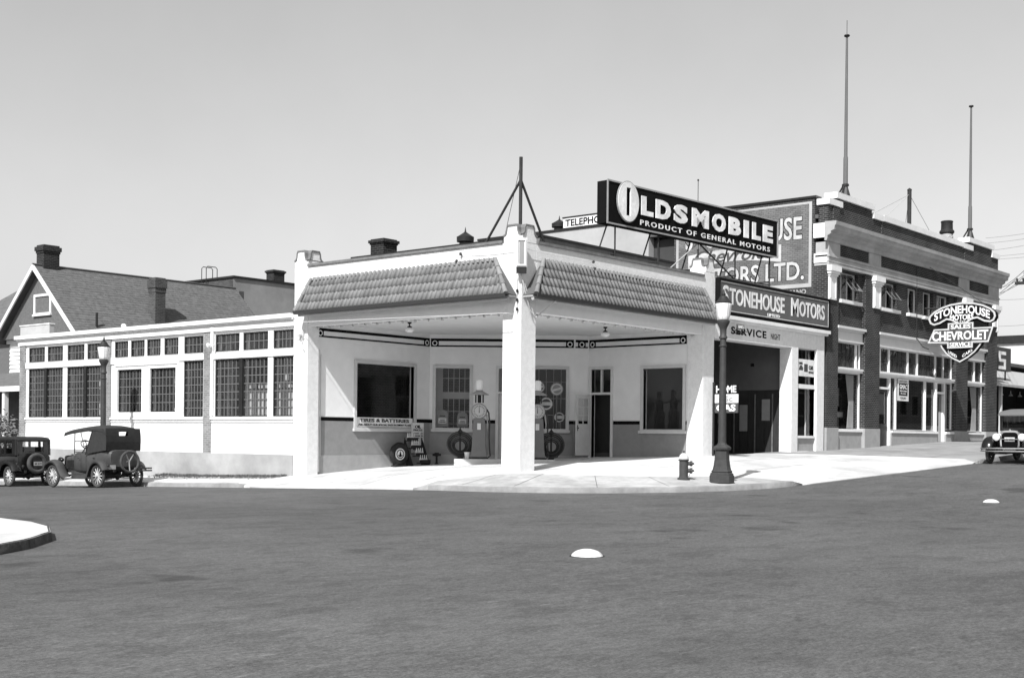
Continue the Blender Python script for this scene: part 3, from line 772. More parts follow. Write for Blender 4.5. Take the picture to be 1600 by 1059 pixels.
# roof chimney and vents
def brick_stack(name, lab, x, y, z0, w, d, h, mat='brick_dark', cat='chimney', parent=None):
    t = parent or thing(name, lab, cat, (x, y, z0), world=True)
    MB().box(x - w / 2, x + w / 2, y - d / 2, y + d / 2, z0, z0 + h * .72).build('stack', mat, t)
    c = MB().box(x - w * .54, x + w * .54, y - d * .54, y + d * .54, z0 + h * .722, z0 + h * .80); c.box(x - w * .6, x + w * .6, y - d * .6, y + d * .6, z0 + h * .802, z0 + h * .94); c.box(x - w * .5, x + w * .5, y - d * .5, y + d * .5, z0 + h * .942, z0 + h)
    c.build('cap', mat, t); return t
brick_stack('roof_chimney', 'low dark brick chimney on the station roof behind the parapet', 2.9, 8.4, 7.47, .62, .62, .66)
def vent(x, y, z, lab, up=0.):
    t = thing('roof_ventilator', lab, 'ventilator', (x, y, z), 0, 'sheet metal roof ventilators')
    MB().lathe([(.19, 0), (.19, .16 + up), (.17, .18 + up)], 16).build('neck', 'black_paint', t, smooth=.7)
    MB().lathe([(.18, .17), (.27, .19), (.275, .34), (.22, .37), (.10, .45), (.03, .50), (.012, .62), (.002, .66)], 18, (0, 0, up)).build('hood', 'black_paint', t, smooth=.7)
    return t
vent(2.6, 4.45, 7.47, 'dark sheet metal ventilator on the station roof left of the mast')
vent(18.75, 13.36, 10.93, 'dark sheet metal ventilator on the flank wall top beside the TELEPHONE board').scale = (1.3, 1.3, 1.15)

# ------------------------------------------------------------------ pump island and forecourt things
FI_ = Fr((4.3, 5.3), (RT.x, RT.y), (-FW.x, -FW.y))
isl = MB()
q = [FI_.p(a, n, 0) for a, n in ((-.80, .28), (-.72, .36), (2.42, .36), (2.5, .28), (2.5, -.28), (2.42, -.36), (-.72, -.36), (-.80, -.28))]
isl.zprism([(p.x, p.y) for p in q], .50, .865); tag(isl.build('pump_island', 'concrete_bright', bevel=.015), 'raised concrete island under the two petrol pumps', 'pump island')
def pump(s, lab):
    p = FI_.p(s, 0, .866); t = thing('petrol_pump', lab, 'petrol pump', p, math.atan2(RT.y, RT.x), 'clock-face petrol pumps on the island')
    # local: x across (viewer's right), -y toward the viewer
    MB().box(-.31, .31, -.26, .26, 0, .05).build('base', 'black_paint', t)
    def sq(w, d, z): return [(-w, -d, z), (w, -d, z), (w, d, z), (-w, d, z)]
    MB().loft([sq(.265, .22, .05), sq(.24, .2, .25), sq(.19, .17, 1.28), sq(.18, .16, 1.33)]).build('cabinet', 'pump_paint', t, bevel=.02)
    MB().box(-.06, .06, -.215, -.185, .95, 1.16).build('notice', 'plate', t)
    MB().lathe([(.245, -.14), (.255, -.12), (.255, .12), (.245, .14)], 28, (0, 0, 1.56), 'y').build('dial_case', 'pump_paint', t, smooth=.6)
    dl = MB().lathe([(.21, -.155), (.21, -.141)], 28, (0, 0, 1.56), 'y').build('dial', 'dial', t, smooth=.6)
    MB().torus((0, -.15, 1.56), .225, .02, 'y').build('dial_rim', 'pump_trim', t, smooth=1.)
    Fd = Fr((0, -.156), (1, 0), (0, -1)); tk = MB()
    for i in range(20):
        a = 2 * math.pi * i / 20; tk.fprism(Fd, [(math.sin(a + e) * r, 1.56 + math.cos(a + e) * r) for r, e in ((.14, -.05), (.185, -.05), (.185, .05), (.14, .05))], 0, .004)
    tk.fprism(Fd, [(-.012, 1.5), (.012, 1.5), (.004, 1.71), (-.004, 1.71)], .004, .008); tk.build('hand', 'black', dl)
    c = MB()
    for x in (-.12, 0, .12):
        for y in (-.09, .09): c.tube([(x, y, 1.83), (x, y, 2.1)], .022, 6)
    c.lathe([(.06, 1.83), (.06, 2.1)], 10); c.build('sight_glass', 'iron', t)
    MB().lathe([(.33, 2.085), (.335, 2.105), (.26, 2.14), (.14, 2.20), (.11, 2.24)], 8, rot=math.pi / 8).build('hood', 'pump_trim', t)
    MB().lathe([(.09, 2.23), (.115, 2.25), (.12, 2.3), (.12, 2.52), (.10, 2.56), (.03, 2.58)], 16).build('globe', 'opal', t, smooth=.7)
    h = MB().tube([(.24, -.02, 1.62), (.31, -.04, 1.5), (.34, -.05, 1.2), (.33, -.06, .7), (.35, -.06, .3), (.37, -.06, .10), (.31, -.1, .06)], .025, 8); h.build('hose', 'rubber_dusty', t, smooth=1.)
    nz = MB().tube([(.24, -.1, 1.45), (.28, -.12, 1.15), (.27, -.12, .98)], [.03, .02, .014], 8); nz.build('nozzle', 'pump_trim', t, smooth=1.)
pump(.0, 'clock-face petrol pump with white globe standing left of the corner post')
pump(1.9, 'clock-face petrol pump mostly hidden behind the corner post')
def hose_stand(s, n, lab):
    p = FI_.p(s, n, .866); t = thing('air_hose_stand', lab, 'hose stand', p, math.atan2(RT.y, RT.x), 'air and water hose stands on the island')
    MB().tube([(0, 0, 0), (0, 0, .93)], .03, 8).build('post', 'iron', t); MB().lathe([(.10, 0), (.09, .05), (.04, .09)], 12).build('base', 'iron', t)
    MB().lathe([(.02, .82), (.12, .86), (.05, .93), (.0, 1.02)], 8).build('cap', 'iron', t)
    for k in range(6):
        a, b = .42 - k * .047, .40 - k * .045; y = -.05 - .018 * (k % 3); z = .48 - k * .012
        MB().tube([(a * math.cos(u), y + .012 * math.sin(3 * u), z + b * math.sin(u)) for u in np.linspace(0, 2 * math.pi, 28)[:-1]], .024, 6, True).build('hose_coil', 'rubber' if k % 3 else 'rubber_dusty', t, smooth=1.)
    MB().tube([(.25, -.06, .2), (.2, -.1, .08), (.0, -.15, .03), (-.12, -.13, .03)], .017, 6).build('hose_end', 'rubber', t, smooth=1.)
hose_stand(-.62, -.05, 'coiled air hose stand left of the visible petrol pump')
hose_stand(2.36, -.02, 'dark coiled air hose stand right of the corner post')
t = thing('water_pail', 'pale pail standing between the hose stand and the left petrol pump', 'pail', FI_.p(-.38, .05, .866))
MB().lathe([(.08, 0), (.10, .22), (.105, .22), (.095, .22), (.075, .02)], 16).build('pail', 'sign_white', t, smooth=.8)
MB().tube([(.1 * math.cos(u), 0, .21 + .07 * math.sin(u)) for u in np.linspace(0, math.pi, 9)], .006, 5).build('handle', 'iron', t)
# tyre on show, oil bottle rack, oil price board, small vice stand
gz = lambda x, y: pave_z(x, y)
t = thing('display_tyre', 'upright new tyre on a low stand against the grey dado', 'tyre', (3.88, 8.55, gz(3.88, 8.55)), R(-8))
MB().torus((0, 0, .43), .30, .105, 'y', 36, 12, .85).build('tyre', 'rubber', t, smooth=1.)
MB().lathe([(.20, -.05), (.20, -.03)], 24, (0, 0, .43), 'y').build('show_disc', 'sign_white', t)
Ft = Fr((0, -.052), (1, 0), (0, -1)); e = MB().ring(Ft, 0, .43, .13, .16, 0, .004); e.fprism(Ft, [(-.06, .34), (.06, .34), (.0, .55)], 0, .004); e.fbox(Ft, -.1, .1, 0, .005, .37, .40); e.build('print', 'black', t)
MB().box(-.26, .26, -.13, .13, 0, .05).box(-.2, -.12, -.1, .1, .05, .12).box(.12, .2, -.1, .1, .05, .12).build('stand', 'iron', t)
rz = gz(4.65, 8.5); t = thing('bottle_rack', 'stepped dark rack of oil bottles beside the upright tyre', 'rack', (4.65, 8.5, rz), 0)
for k in range(4):
    MB().box(-.40 + k * .10, .12 + k * .10, -.26 + (3 - k) * .0 - .0 + k * -.0, -.20 + .1 * k, .02 + 0 * k, .03).build('shelf', 'black_paint', t) if False else None
tiers = [(-.30, .12, .86), (-.19, .02, .60), (-.08, -.08, .34), (.02, -.18, .10)]
for (x, y, z) in tiers: MB().box(x - .12, x + .42, y - .07, y + .07, z - .03, z).build('shelf', 'black_paint', t); MB().box(x - .12, x + .42, y - .085, y - .07, z - .03, z + .10).build('rail', 'black_paint', t)
f = MB()
for x in (-.41, .43): f.hexa([(x, -.25, 0), (x + .02, -.25, 0), (x + .02, .19, 0), (x, .19, 0), (x, .17, .95), (x + .02, .17, .95), (x + .02, .19, .95), (x, .19, .95)])
f.build('side', 'black_paint', t)
bt = MB().lathe([(.042, 0), (.045, .02), (.045, .10), (.030, .14), (.017, .20), (.012, .26), (.014, .265)], 10).mesh('oil_bottle', 'sign_white', .8)
for ti, (x, y, z) in enumerate(tiers):
    for j in range(4):
        o = bpy.data.objects.new('oil_bottle', bt); C.objects.link(o); o.location = (4.65 + x + j * .10, 8.5 + y, rz + z + .001)
        tag(o, 'slim pale oil bottle on the %s step of the rack by the tyre' % ('top', 'second', 'third', 'lowest')[ti], 'bottle', 'oil bottles in the rack')
FAb = Fr((4.82, 8.9), (1, 0), (0, -1)); t = thing('oil_price_board', 'narrow white OIL price board leaning below the window', 'price board', (5.14, 8.88, 1.0), world=True)
MB().fbox(FAb, 0, .60, 0, -.02, 1.0, 2.05).build('board', 'sign_white', t)
text(FAb, 'OIL', .16, .44, 1.86, 1.97, .001, 'black', t, bold=.03); text(FAb, 'PRICES', .08, .52, 1.77, 1.83, .001, 'black', t)
for i, s_ in enumerate(('LIGHT   25', 'MEDIUM  30', 'HEAVY   35', 'EXTRA   40', 'TRANS   30', 'GEAR    35')): text(FAb, s_, .06, .54, 1.66 - i * .085, 1.705 - i * .085, .001, 'sign_mid', t)
text(FAb, 'PER QUART', .08, .52, 1.09, 1.14, .001, 'black', t)
t = thing('vice_stand', 'small iron vice on a short post beside the price board', 'vice', (5.62, 8.45, gz(5.62, 8.45)), 0)
MB().lathe([(.10, 0), (.04, .05), (.035, .26), (.06, .29)], 10).build('post', 'iron', t); MB().box(-.13, .13, -.08, .08, .29, .37).box(-.05, .05, -.06, .06, .37, .40).tube([(-.2, 0, .33), (.22, 0, .33)], .015, 6).build('jaw', 'iron', t)
# sign inside the left office window
t = thing('window_sign', 'TIRES & BATTERIES strip sign along the foot of the big left office window', 'sign', FA.p(3.0, -.03, 1.87), world=True)
MB().fbox(FA, 1.79, 4.48, -.02, -.05, 1.88, 2.20).build('board', 'sign_white', t)
text(FA, 'TIRES & BATTERIES', 1.96, 4.3, 2.045, 2.165, -.019, 'sign_mid', t, bold=.03); text(FA, 'ASK ABOUT OUR SPECIAL EASY PAYMENT PLAN', 1.90, 4.36, 1.93, 1.985, -.019, 'black', t, bold=.02)

# ================================================================== GARAGE BAY between station and showroom
GA = thing('garage_bay', 'white garage bay with a wide dark drive-in opening under the STONEHOUSE MOTORS sign', 'garage', (10.2, 0, 1.05), world=True)
g_op = [(10.165, 15.66, .9, 4.98), (16.17, 17.67, 1.16, 5.02)]
MB().wall(FRs, 10.165, 18.3, 0, -.5, .8, 7.0, g_op).build('front_wall', 'stucco', GA, bevel=.012)
MB().fbox(FRs, 10.17, 18.42, .20, .002, 5.66, 5.78).fbox(FRs, 10.17, 18.38, .12, .002, 5.58, 5.659).build('cornice', 'white_paint', GA)
MB().fbox(FRs, 10.17, 18.4, .05, -.52, 7.002, 7.06).build('coping', 'coping', GA)
# side window
gw = window(FRs, GA, 16.17, 17.67, 3.68, 5.0, .06, .02, .3, 1, 1, 'trim_light', 'glass_shop', sill=False, nin=-.12)
gw2 = window(FRs, GA, 16.17, 17.67, 1.75, 3.52, .06, .02, .3, 1, 1, 'trim_light', 'glass_shop', sill=False, nin=-.12)
MB().fbox(FRs, 16.17, 17.67, -.06, -.4, 3.521, 3.679).build('transom_rail', 'white_paint', GA)
MB().fbox(FRs, 16.17, 17.67, -.10, -.4, 1.0, 1.70).build('stall_riser', 'plinth_grey', GA)
MB().fbox(FRs, 16.17, 17.67, -.03, -.35, 1.66, 1.749).build('sill', 'white_paint', GA)
# white inner door seen behind the lower light
FG = Fr((16.2, .85), (1, 0), (0, -1)); MB().wall(FG, 0, .62, 0, -.05, 1.2, 3.5, [(.08, .27, 1.5, 3.35), (.35, .54, 1.5, 3.35)]).fbox(FG, .08, .27, -.01, -.04, 2.0, 2.04).fbox(FG, .08, .27, -.01, -.04, 2.6, 2.64).build('inner_door', 'white_paint', GA)
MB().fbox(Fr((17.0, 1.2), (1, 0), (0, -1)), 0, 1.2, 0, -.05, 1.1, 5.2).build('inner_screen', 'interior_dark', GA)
# room: floor, side walls, back wall with plank doors
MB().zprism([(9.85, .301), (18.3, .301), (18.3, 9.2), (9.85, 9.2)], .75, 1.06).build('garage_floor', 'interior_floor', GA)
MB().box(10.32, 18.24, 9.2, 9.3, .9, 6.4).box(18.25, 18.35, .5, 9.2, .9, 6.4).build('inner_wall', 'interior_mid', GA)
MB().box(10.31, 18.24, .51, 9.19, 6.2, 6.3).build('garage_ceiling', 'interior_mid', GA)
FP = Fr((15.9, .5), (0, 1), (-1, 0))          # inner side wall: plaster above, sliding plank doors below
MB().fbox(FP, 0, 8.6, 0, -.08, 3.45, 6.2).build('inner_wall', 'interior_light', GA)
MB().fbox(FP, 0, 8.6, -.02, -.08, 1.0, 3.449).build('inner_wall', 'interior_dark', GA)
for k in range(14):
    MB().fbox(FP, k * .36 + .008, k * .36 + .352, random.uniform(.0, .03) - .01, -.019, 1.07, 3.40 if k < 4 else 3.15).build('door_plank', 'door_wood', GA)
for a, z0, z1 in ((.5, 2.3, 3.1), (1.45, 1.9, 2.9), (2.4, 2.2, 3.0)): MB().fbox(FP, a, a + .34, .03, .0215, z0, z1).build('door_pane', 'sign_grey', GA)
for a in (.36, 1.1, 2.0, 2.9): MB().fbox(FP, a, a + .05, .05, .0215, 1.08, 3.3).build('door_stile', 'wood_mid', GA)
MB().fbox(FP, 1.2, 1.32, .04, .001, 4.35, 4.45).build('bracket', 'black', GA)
# lettering over the opening, with a small hanging board
t = thing('service_lettering', 'SERVICE and NIGHT lettering painted on the garage lintel', 'lettering', (12, -.01, 5.2), world=True)
text(FRs, 'SERVICE', 11.25, 13.72, 5.19, 5.45, .001, 'sign_dark', t, bold=.03, spacing=1.15, th=.004); text(FRs, 'NIGHT', 14.05, 14.75, 5.19, 5.40, .001, 'sign_mid', t, bold=.02, th=.004)
t = thing('small_hanging_board', 'small dark board with a line of letters hanging over the S of SERVICE', 'sign', (11.6, -.3, 5.2), world=True)
MB().fbox(FRs, 11.12, 11.62, .30, .28, 5.34, 5.50).build('board', 'sign_mid', t); text(FRs, 'TIRES', 11.17, 11.57, 5.37, 5.47, .301, 'sign_white', t); text(FRs, 'CHARGES', 11.0, 11.6, 5.17, 5.30, .29, 'black', t, bold=.02)
MB().tube([(11.3, 0, 5.3), (11.3, -.3, 5.3)], .012, 5).tube([(11.95, 0, 5.3), (11.95, -.3, 5.3)], .012, 5).build('bracket', 'iron', t)

# STONEHOUSE MOTORS board
t = thing('fascia_sign', 'long grey STONEHOUSE MOTORS LIMITED board across the garage front', 'sign', (14.3, -.1, 5.85), world=True)
MB().fbox(FRs, 10.18, 18.35, .16, .003, 5.84, 6.98).build('board', 'board_grey', t)
bd = MB().wall(FRs, 10.16, 18.37, .20, .01, 5.82, 7.0, [(10.22, 18.31, 5.89, 6.93)]); bd.build('frame', 'sign_dark', t)
MB().wall(FRs, 10.26, 18.27, .166, .1605, 5.92, 6.90, [(10.285, 18.245, 5.945, 6.875)]).build('edge_line', 'sign_white', t)
for body, a, b in (('S', 10.42, 10.80), ('TONEHOUSE', 10.86, 14.75), ('M', 15.25, 15.82), ('OTORS', 15.90, 17.95)):
    big = body in ('S', 'M'); text(FRs, body, a, b, 6.15 if not big else 6.12, 6.72 if not big else 6.78, .161, 'sign_white', t, bold=.02, th=.01)
text(FRs, 'LIMITED', 13.5, 14.4, 5.97, 6.07, .161, 'sign_white', t, bold=.02)
# HOME GAS pole sign at the right-hand post
t = thing('gas_sign', 'square HOME GAS sign in three bands on a slim pole beside the garage opening', 'sign', (9.9, -.15, 1.05), world=True)
MB().tube([(9.9, -.15, pave_z(9.9, -.15)), (9.9, -.15, 3.48)], .035, 10).build('pole', 'iron', t, smooth=.9)
FH = Fr((9.9, -.2), (0, -1), (-1, 0))
for nm, z0, z1, m in (('panel', 3.08, 3.40, 'sign_dark'), ('panel', 2.79, 3.075, 'sign_white'), ('panel', 2.46, 2.785, 'sign_mid')): MB().fbox(FH, .02, .88, .03, -.03, z0, z1).build(nm, m, t)
text(FH, 'HOME', .07, .83, 3.12, 3.36, .031, 'sign_white', t, bold=.03); text(FH, '25c', .2, .7, 2.83, 3.02, .031, 'sign_grey', t, bold=.02); text(FH, 'GAS', .09, .81, 2.51, 2.74, .031, 'sign_white', t, bold=.04)
MB().fbox(FH, -.02, .02, .02, -.02, 2.5, 2.56).fbox(FH, -.02, .02, .02, -.02, 3.3, 3.36).build('clip', 'iron', t)
# white placard in the garage window
t = thing('window_placard', 'white placard with a car picture in the garage side window', 'placard', (16.9, .06, 4.1), world=True)
MB().fbox(FRs, 16.25, 17.6, -.075, -.095, 3.98, 4.62).build('card', 'sign_white', t)
cp = MB(); cp.fprism(FRs, [(16.35, 4.2), (16.7, 4.2), (16.7, 4.3), (16.6, 4.38), (16.45, 4.38), (16.4, 4.3)], -.074, -.0735); cp.fbox(FRs, 16.78, 17.08, -.074, -.0735, 4.15, 4.45); cp.build('print', 'sign_mid', t)
text(FRs, 'USED', 16.35, 16.65, 4.43, 4.50, -.074, 'black', t); text(FRs, 'CAR', 17.16, 17.5, 4.25, 4.4, -.074, 'black', t, bold=.02); text(FRs, 'SERVICE', 17.14, 17.54, 4.12, 4.18, -.074, 'black', t)

# ================================================================== ROOF SIGN
S0 = Vector((5.07, .80)); S1 = Vector((14.88, .22)); FS = Fr(S0, S1 - S0, (-(S1 - S0).y * -1, 0)); FS.n = Vector(((S1 - S0).y, -(S1 - S0).x, 0)).normalized(); LS = (S1 - S0).length
t = thing('roof_sign', 'black OLDSMOBILE box sign on an iron scaffold over the station roof', 'sign', (10, .5, 6.6), world=True)
MB().fbox(FS, 0, LS, 0, -.40, 8.24, 9.55).build('sign_box', 'sign_dark', t)
MB().wall(FS, -.02, LS + .02, .03, .001, 8.21, 9.58, [(.035, LS - .035, 8.26, 9.53)]).build('edge_moulding', 'pump_trim', t)
big = MB()
k = 36; oc = (.95, 9.0); ro = (.52, .62)
outer = [(oc[0] + ro[0] * math.cos(2 * math.pi * i / k), oc[1] + ro[1] * math.sin(2 * math.pi * i / k)) for i in range(k)]
inn = []
for i in range(k):
    a = 2 * math.pi * i / k; x, z = .11 * max(-1, min(1, 1.6 * math.cos(a))), .44 * max(-1, min(1, 1.35 * math.sin(a))); inn.append((oc[0] + x, oc[1] + z))
for i in range(k):
    j = (i + 1) % k; big.fprism(FS, [inn[i], outer[i], outer[j], inn[j]], .045, .10)
big.build('letter', 'sign_white', t)
eo = MB()
for i in range(k):
    j = (i + 1) % k; sc = lambda p: (oc[0] + (p[0] - oc[0]) * 1.06, oc[1] + (p[1] - oc[1]) * 1.05)
    eo.fprism(FS, [outer[i], sc(outer[i]), sc(outer[j]), outer[j]], .045, .085)
eo.build('letter_edge', 'pump_trim', t)
xs_ = [('L', 1.66, 2.28), ('D', 2.42, 3.22), ('S', 3.40, 4.16), ('M', 4.42, 5.38), ('O', 5.60, 6.40), ('B', 6.60, 7.34), ('I', 7.54, 7.84), ('L', 8.08, 8.62), ('E', 8.78, 9.42)]
for ch, a, b in xs_: text(FS, ch, a, b, 8.69, 9.30, .032, 'sign_white', t, 'letter', bold=.055, th=.03)
text(FS, 'PRODUCT OF GENERAL MOTORS', 1.66, 9.30, 8.375, 8.545, .004, 'sign_white', t, bold=.015, spacing=1.35)
zr = 6.58
legs = [i * (LS - .9) / 4 + .35 for i in range(5)]
for a in legs:
    MB().tube([FS.p(a + .15, -.08, 8.24), FS.p(a + .15, -.08, 7.05)], .028, 6).build('upright', 'pole_dark', t)
    MB().tube([FS.p(a + .1, -.38, 8.24), FS.p(a - .55, -.30, 7.05)], .028, 6).build('rear_strut', 'pole_dark', t)
    MB().tube([FS.p(a + .15, -.08, 7.32), FS.p(a - .5, -.3, 7.22)], .022, 6).build('tie', 'pole_dark', t)
MB().tube([FS.p(.0, -.10, 7.20), FS.p(LS - .3, -.10, 7.20)], .022, 6).build('rail', 'pole_dark', t)
MB().tube([FS.p(legs[2] + .2, -.09, 8.2), FS.p(legs[3] + .35, -.06, 7.06)], .03, 6).build('brace', 'pole_dark', t)
MB().tube([FS.p(legs[2] + .1, -.09, 8.15), FS.p(legs[1] + .6, -.06, 7.06)], .02, 6).build('brace', 'gutter_light', t)
MB().tube([FS.p(5.1, -.2, 9.55), FS.p(5.1, -.2, 10.35)], .012, 6).lathe([(.03, 0), (.035, .03), (.0, .07)], 8, FS.p(5.1, -.2, 10.33)).build('finial', 'iron', t)
# short mast rods standing between the legs rest on the parapet: feet
for a in legs: MB().fbox(FS, a + .05, a + .25, .0, -.2, 7.0, 7.06).build('foot', 'pole_dark', t)

# ================================================================== SHOWROOM (brick, two storeys)
SH = thing('showroom_building', 'two-storey dark brick showroom with white cornice and pilaster capitals', 'building', (18.5, 0, 1.2), world=True)
PIER = [(18.5, 19.47), (21.92, 23.35), (31.87, 33.33), (35.81, 37.3)]
BAY = [(19.47, 21.92), (23.35, 31.87), (33.33, 35.81)]
for a, b in PIER:
    zb = pave_z((a + b) / 2, 0) - .15
    MB().fbox(FRs, a, b, 0, -.55, 2.081, 8.35).build('pier', 'brick', SH)
    MB().fbox(FRs, a - .03, b + .03, .04, -.55, zb, 2.08).build('pier_base', 'plinth_grey', SH)
# shopfront bays recessed .22
up = {0: [(19.82, 21.52, 7.16, 8.27)], 1: [(23.62, 25.32, 7.16, 8.27), (26.48, 27.68, 7.16, 8.27), (28.18, 29.36, 7.16, 8.27), (29.75, 31.3, 7.16, 8.27)], 2: [(33.7, 35.4, 7.16, 8.27)]}
for i, (a, b) in enumerate(BAY):
    MB().wall(FRs, a, b, -.14, -.5, 6.1, 8.35, up[i]).build('spandrel', 'brick', SH)
    li = MB().fbox(FRs, a + .002, b - .002, -.10, -.5, 5.56, 6.0).fbox(FRs, a - .04, b + .04, .05, -.5, 6.001, 6.10).fbox(FRs, a + .002, b - .002, -.02, -.45, 5.93, 5.999).fbox(FRs, a + .002, b - .002, -.05, -.45, 5.50, 5.559)
    li.build('lintel', 'trim_light', SH)
    MB().fbox(FRs, a + .003, b - .003, -.08, -.45, 4.31, 4.46).fbox(FRs, a + .003, b - .003, -.05, -.4, 4.40, 4.465).build('transom_rail', 'white_paint', SH)
    for (s0, s1, z0, z1) in up[i]:
        MB().fbox(FRs, s0 - .12, s1 + .12, .02, -.3, 7.02, 7.15).build('sill', 'white_paint', SH)
def sash(F, parent, s0, s1, z0, z1, nin, cols, rows, fw=.06, glass='glass_shop', mat='white_paint', bar=.03, name='window', barmat='black_paint'):
    return window(F, parent, s0 + fw, s1 - fw, z0 + fw, z1 - fw, fw, .0, .07, cols, rows, mat, glass, bar, False, name, nin, True, barmat)
# transom lights
for (s0, s1, c) in ((19.52, 21.55, 5), (21.58, 21.9, 1), (23.4, 23.85, 1), (23.88, 24.79, 2), (24.81, 26.76, 4), (26.78, 27.80, 2), (27.82, 29.88, 4), (29.90, 30.80, 2), (30.82, 31.82, 2), (33.38, 33.75, 1), (33.78, 34.75, 2), (34.78, 35.76, 2)):
    sash(FRs, SH, s0, s1, 4.47, 5.498, -.2, c, 2, .035, 'glass_prism', mat='white_paint')
# plate glass windows, doors
def plate(s0, s1, z0, z1, nin=-.2, fw=.045): return sash(FRs, SH, s0, s1, z0, z1, nin, 1, 1, fw)
plate(19.5, 21.9, 2.0, 4.305); plate(33.36, 35.78, 2.05, 4.305)
plate(24.85, 25.5, 2.03, 4.305); plate(25.52, 28.68, 2.03, 4.305); plate(28.75, 29.9, 2.03, 4.305); plate(30.95, 31.84, 2.1, 4.305)
for (a, b) in ((19.48, 21.91), (24.83, 29.92), (30.93, 31.86), (33.34, 35.8)):
    MB().fbox(FRs, a, b, -.10, -.45, pave_z((a + b) / 2, 0) - .2, 1.93).build('stall_riser', 'plinth_grey', SH)
    MB().fbox(FRs, a, b, -.05, -.4, 1.931, 2.028).build('sill', 'white_paint', SH)
for (a, b) in ((23.66, 24.76), (30.0, 30.85)):
    f = MB().wall(FRs, a - .12, b + .10, -.16, -.30, pave_z(a, 0) - .05, 4.305, [(a, b, 0, 3.76), (a, b, 3.85, 4.24)]); d = f.build('door_frame', 'white_paint', SH)
    MB().add([FRs.p(a, -.23, 3.85), FRs.p(b, -.23, 3.85), FRs.p(b, -.23, 4.24), FRs.p(a, -.23, 4.24)], [(0, 1, 2, 3)]).build('pane', 'glass_shop', d)
Fd1 = Fr((23.68, .26), (1, 0), (0, -1)); door_leaf(Fd1, 1.06, 1.40, 3.75, SH, 1, 1, 2.3, 'black_paint')
Fd2 = Fr((30.84, .30), (-.25, 1), (-1, -.25)); door_leaf(Fd2, .82, 1.58, 3.75, SH, 1, 1, 2.3, 'dado')
MB().fbox(FRs, 23.36, 23.54, -.05, -.35, 1.2, 2.05).build('pedestal', 'trim_light', SH)
# curtains inside the plate glass
def curtain(s0, s1, z0, z1, nin, gather):
    n = 26; mb = MB(); a = []; b = []
    for i in range(n + 1):
        t = i / n; s = s0 + (s1 - s0) * t; w = .045 * math.sin(t * 26)
        a.append(FRs.p(s, nin + w, z1)); g_ = 1 - gather * (1 - t); b.append(FRs.p(s1 - (s1 - s) * (1 - gather), nin + w, z0))
    m = [(a[i] * .45 + b[i] * .55) + Vector(((FRs.p(s1, 0, 0).x - (a[i] * .45 + b[i] * .55).x) * .35, 0, 0)) for i in range(n + 1)]
    mb.v = [tuple(p) for p in a + m + b]
    for i in range(n): mb.f += [(i, i + 1, n + 2 + i, n + 1 + i), (n + 1 + i, n + 2 + i, 2 * n + 3 + i, 2 * n + 2 + i)]
    mb.build('curtain', 'curtain', SH, smooth=2.)
curtain(21.1, 21.78, 2.08, 4.25, -.45, .2); curtain(34.8, 35.6, 2.1, 4.25, -.45, .2); curtain(31.1, 31.75, 2.15, 4.25, -.42, .1)
for lab, a, b, c, d, n_ in (('pale framed poster in the near showroom window', 20.9, 21.45, 3.0, 3.7, -.9), ('small white notice low in the near showroom window', 20.8, 21.4, 2.55, 2.72, -.7), ('pale framed picture in the far showroom window', 34.1, 34.8, 2.9, 3.3, -.9), ('large pale screen behind the middle showroom window', 27.4, 28.5, 2.8, 3.7, -2.0)):
    t = thing('show_poster', lab, 'poster', FRs.p((a + b) / 2, n_, c), world=True)
    MB().fbox(FRs, a, b, n_, n_ - .02, c, d).build('sheet', 'sign_grey', t); MB().wall(FRs, a - .03, b + .03, n_ + .012, n_ - .03, c - .03, d + .03, [(a, b, c, d)]).build('frame', 'wood_mid', t)
    MB().tube([FRs.p((a + b) / 2, n_ - .05, 1.32), FRs.p((a + b) / 2, n_ - .05, c)], .02, 6).build('easel', 'wood_mid', t)
# upper windows with tilted hopper sashes, each a frame with panes
for i in up:
    for (s0, s1, z0, z1) in up[i]:
        w = sash(FRs, SH, s0, s1, z0, z1, -.30, 3 if s1 - s0 > 1.5 else 2, 1, .05, 'glass_shop', 'trim_light', .05, 'window', 'trim_light')
for s0 in (20.35, 24.15):
    hp = MB(); Fh = Fr((s0, .32), (1, 0), (0, -1))
    def hp_p(s, z, n=0): return Vector((s0 + s, .30 - (z) * .0 - .62 * (1 - z) * .75 - n, 7.55 + .60 * z))
    q = [(0, 0), (.95, 0), (.95, 1), (0, 1)]
    for a, b in zip(q, q[1:] + q[:1]): hp.tube([hp_p(*a), hp_p(*b)], .022, 6)
    hp.tube([hp_p(.47, 0), hp_p(.47, 1)], .015, 6); o = hp.build('hopper_sash', 'bar_grey', SH)
    MB().add([hp_p(*a) for a in q], [(0, 1, 2, 3)]).build('pane', 'glass_shop', o)
for s0 in (26.5, 29.8):
    x = MB(); x.tube([FRs.p(s0 + .08, -.28, 7.2), FRs.p(s0 + .5, -.28, 8.2)], .018, 6); x.tube([FRs.p(s0 + .5, -.28, 7.2), FRs.p(s0 + .08, -.28, 8.2)], .018, 6); x.build('window_brace', 'trim', SH)
# capitals: white pilaster blocks at the head of each pier
for a, b in PIER:
    for c0, c1 in (((a + .05, a + .05 + .62),) if b - a < 1.0 else ((b - .74, b - .06),)):
        cp = MB().fbox(FRs, c0, c1, .07, .002, 7.04, 7.95).fbox(FRs, c0 + .06, c0 + .14, .085, .071, 7.1, 7.9).fbox(FRs, c1 - .14, c1 - .06, .085, .071, 7.1, 7.9)
        cp.fbox(FRs, c0 - .03, c1 + .03, .11, .003, 7.951, 8.03).fbox(FRs, c0 - .08, c1 + .08, .16, .003, 8.031, 8.13).fbox(FRs, c0 - .12, c1 + .12, .21, .003, 8.131, 8.34)
        cp.build('capital', 'white_paint', SH)
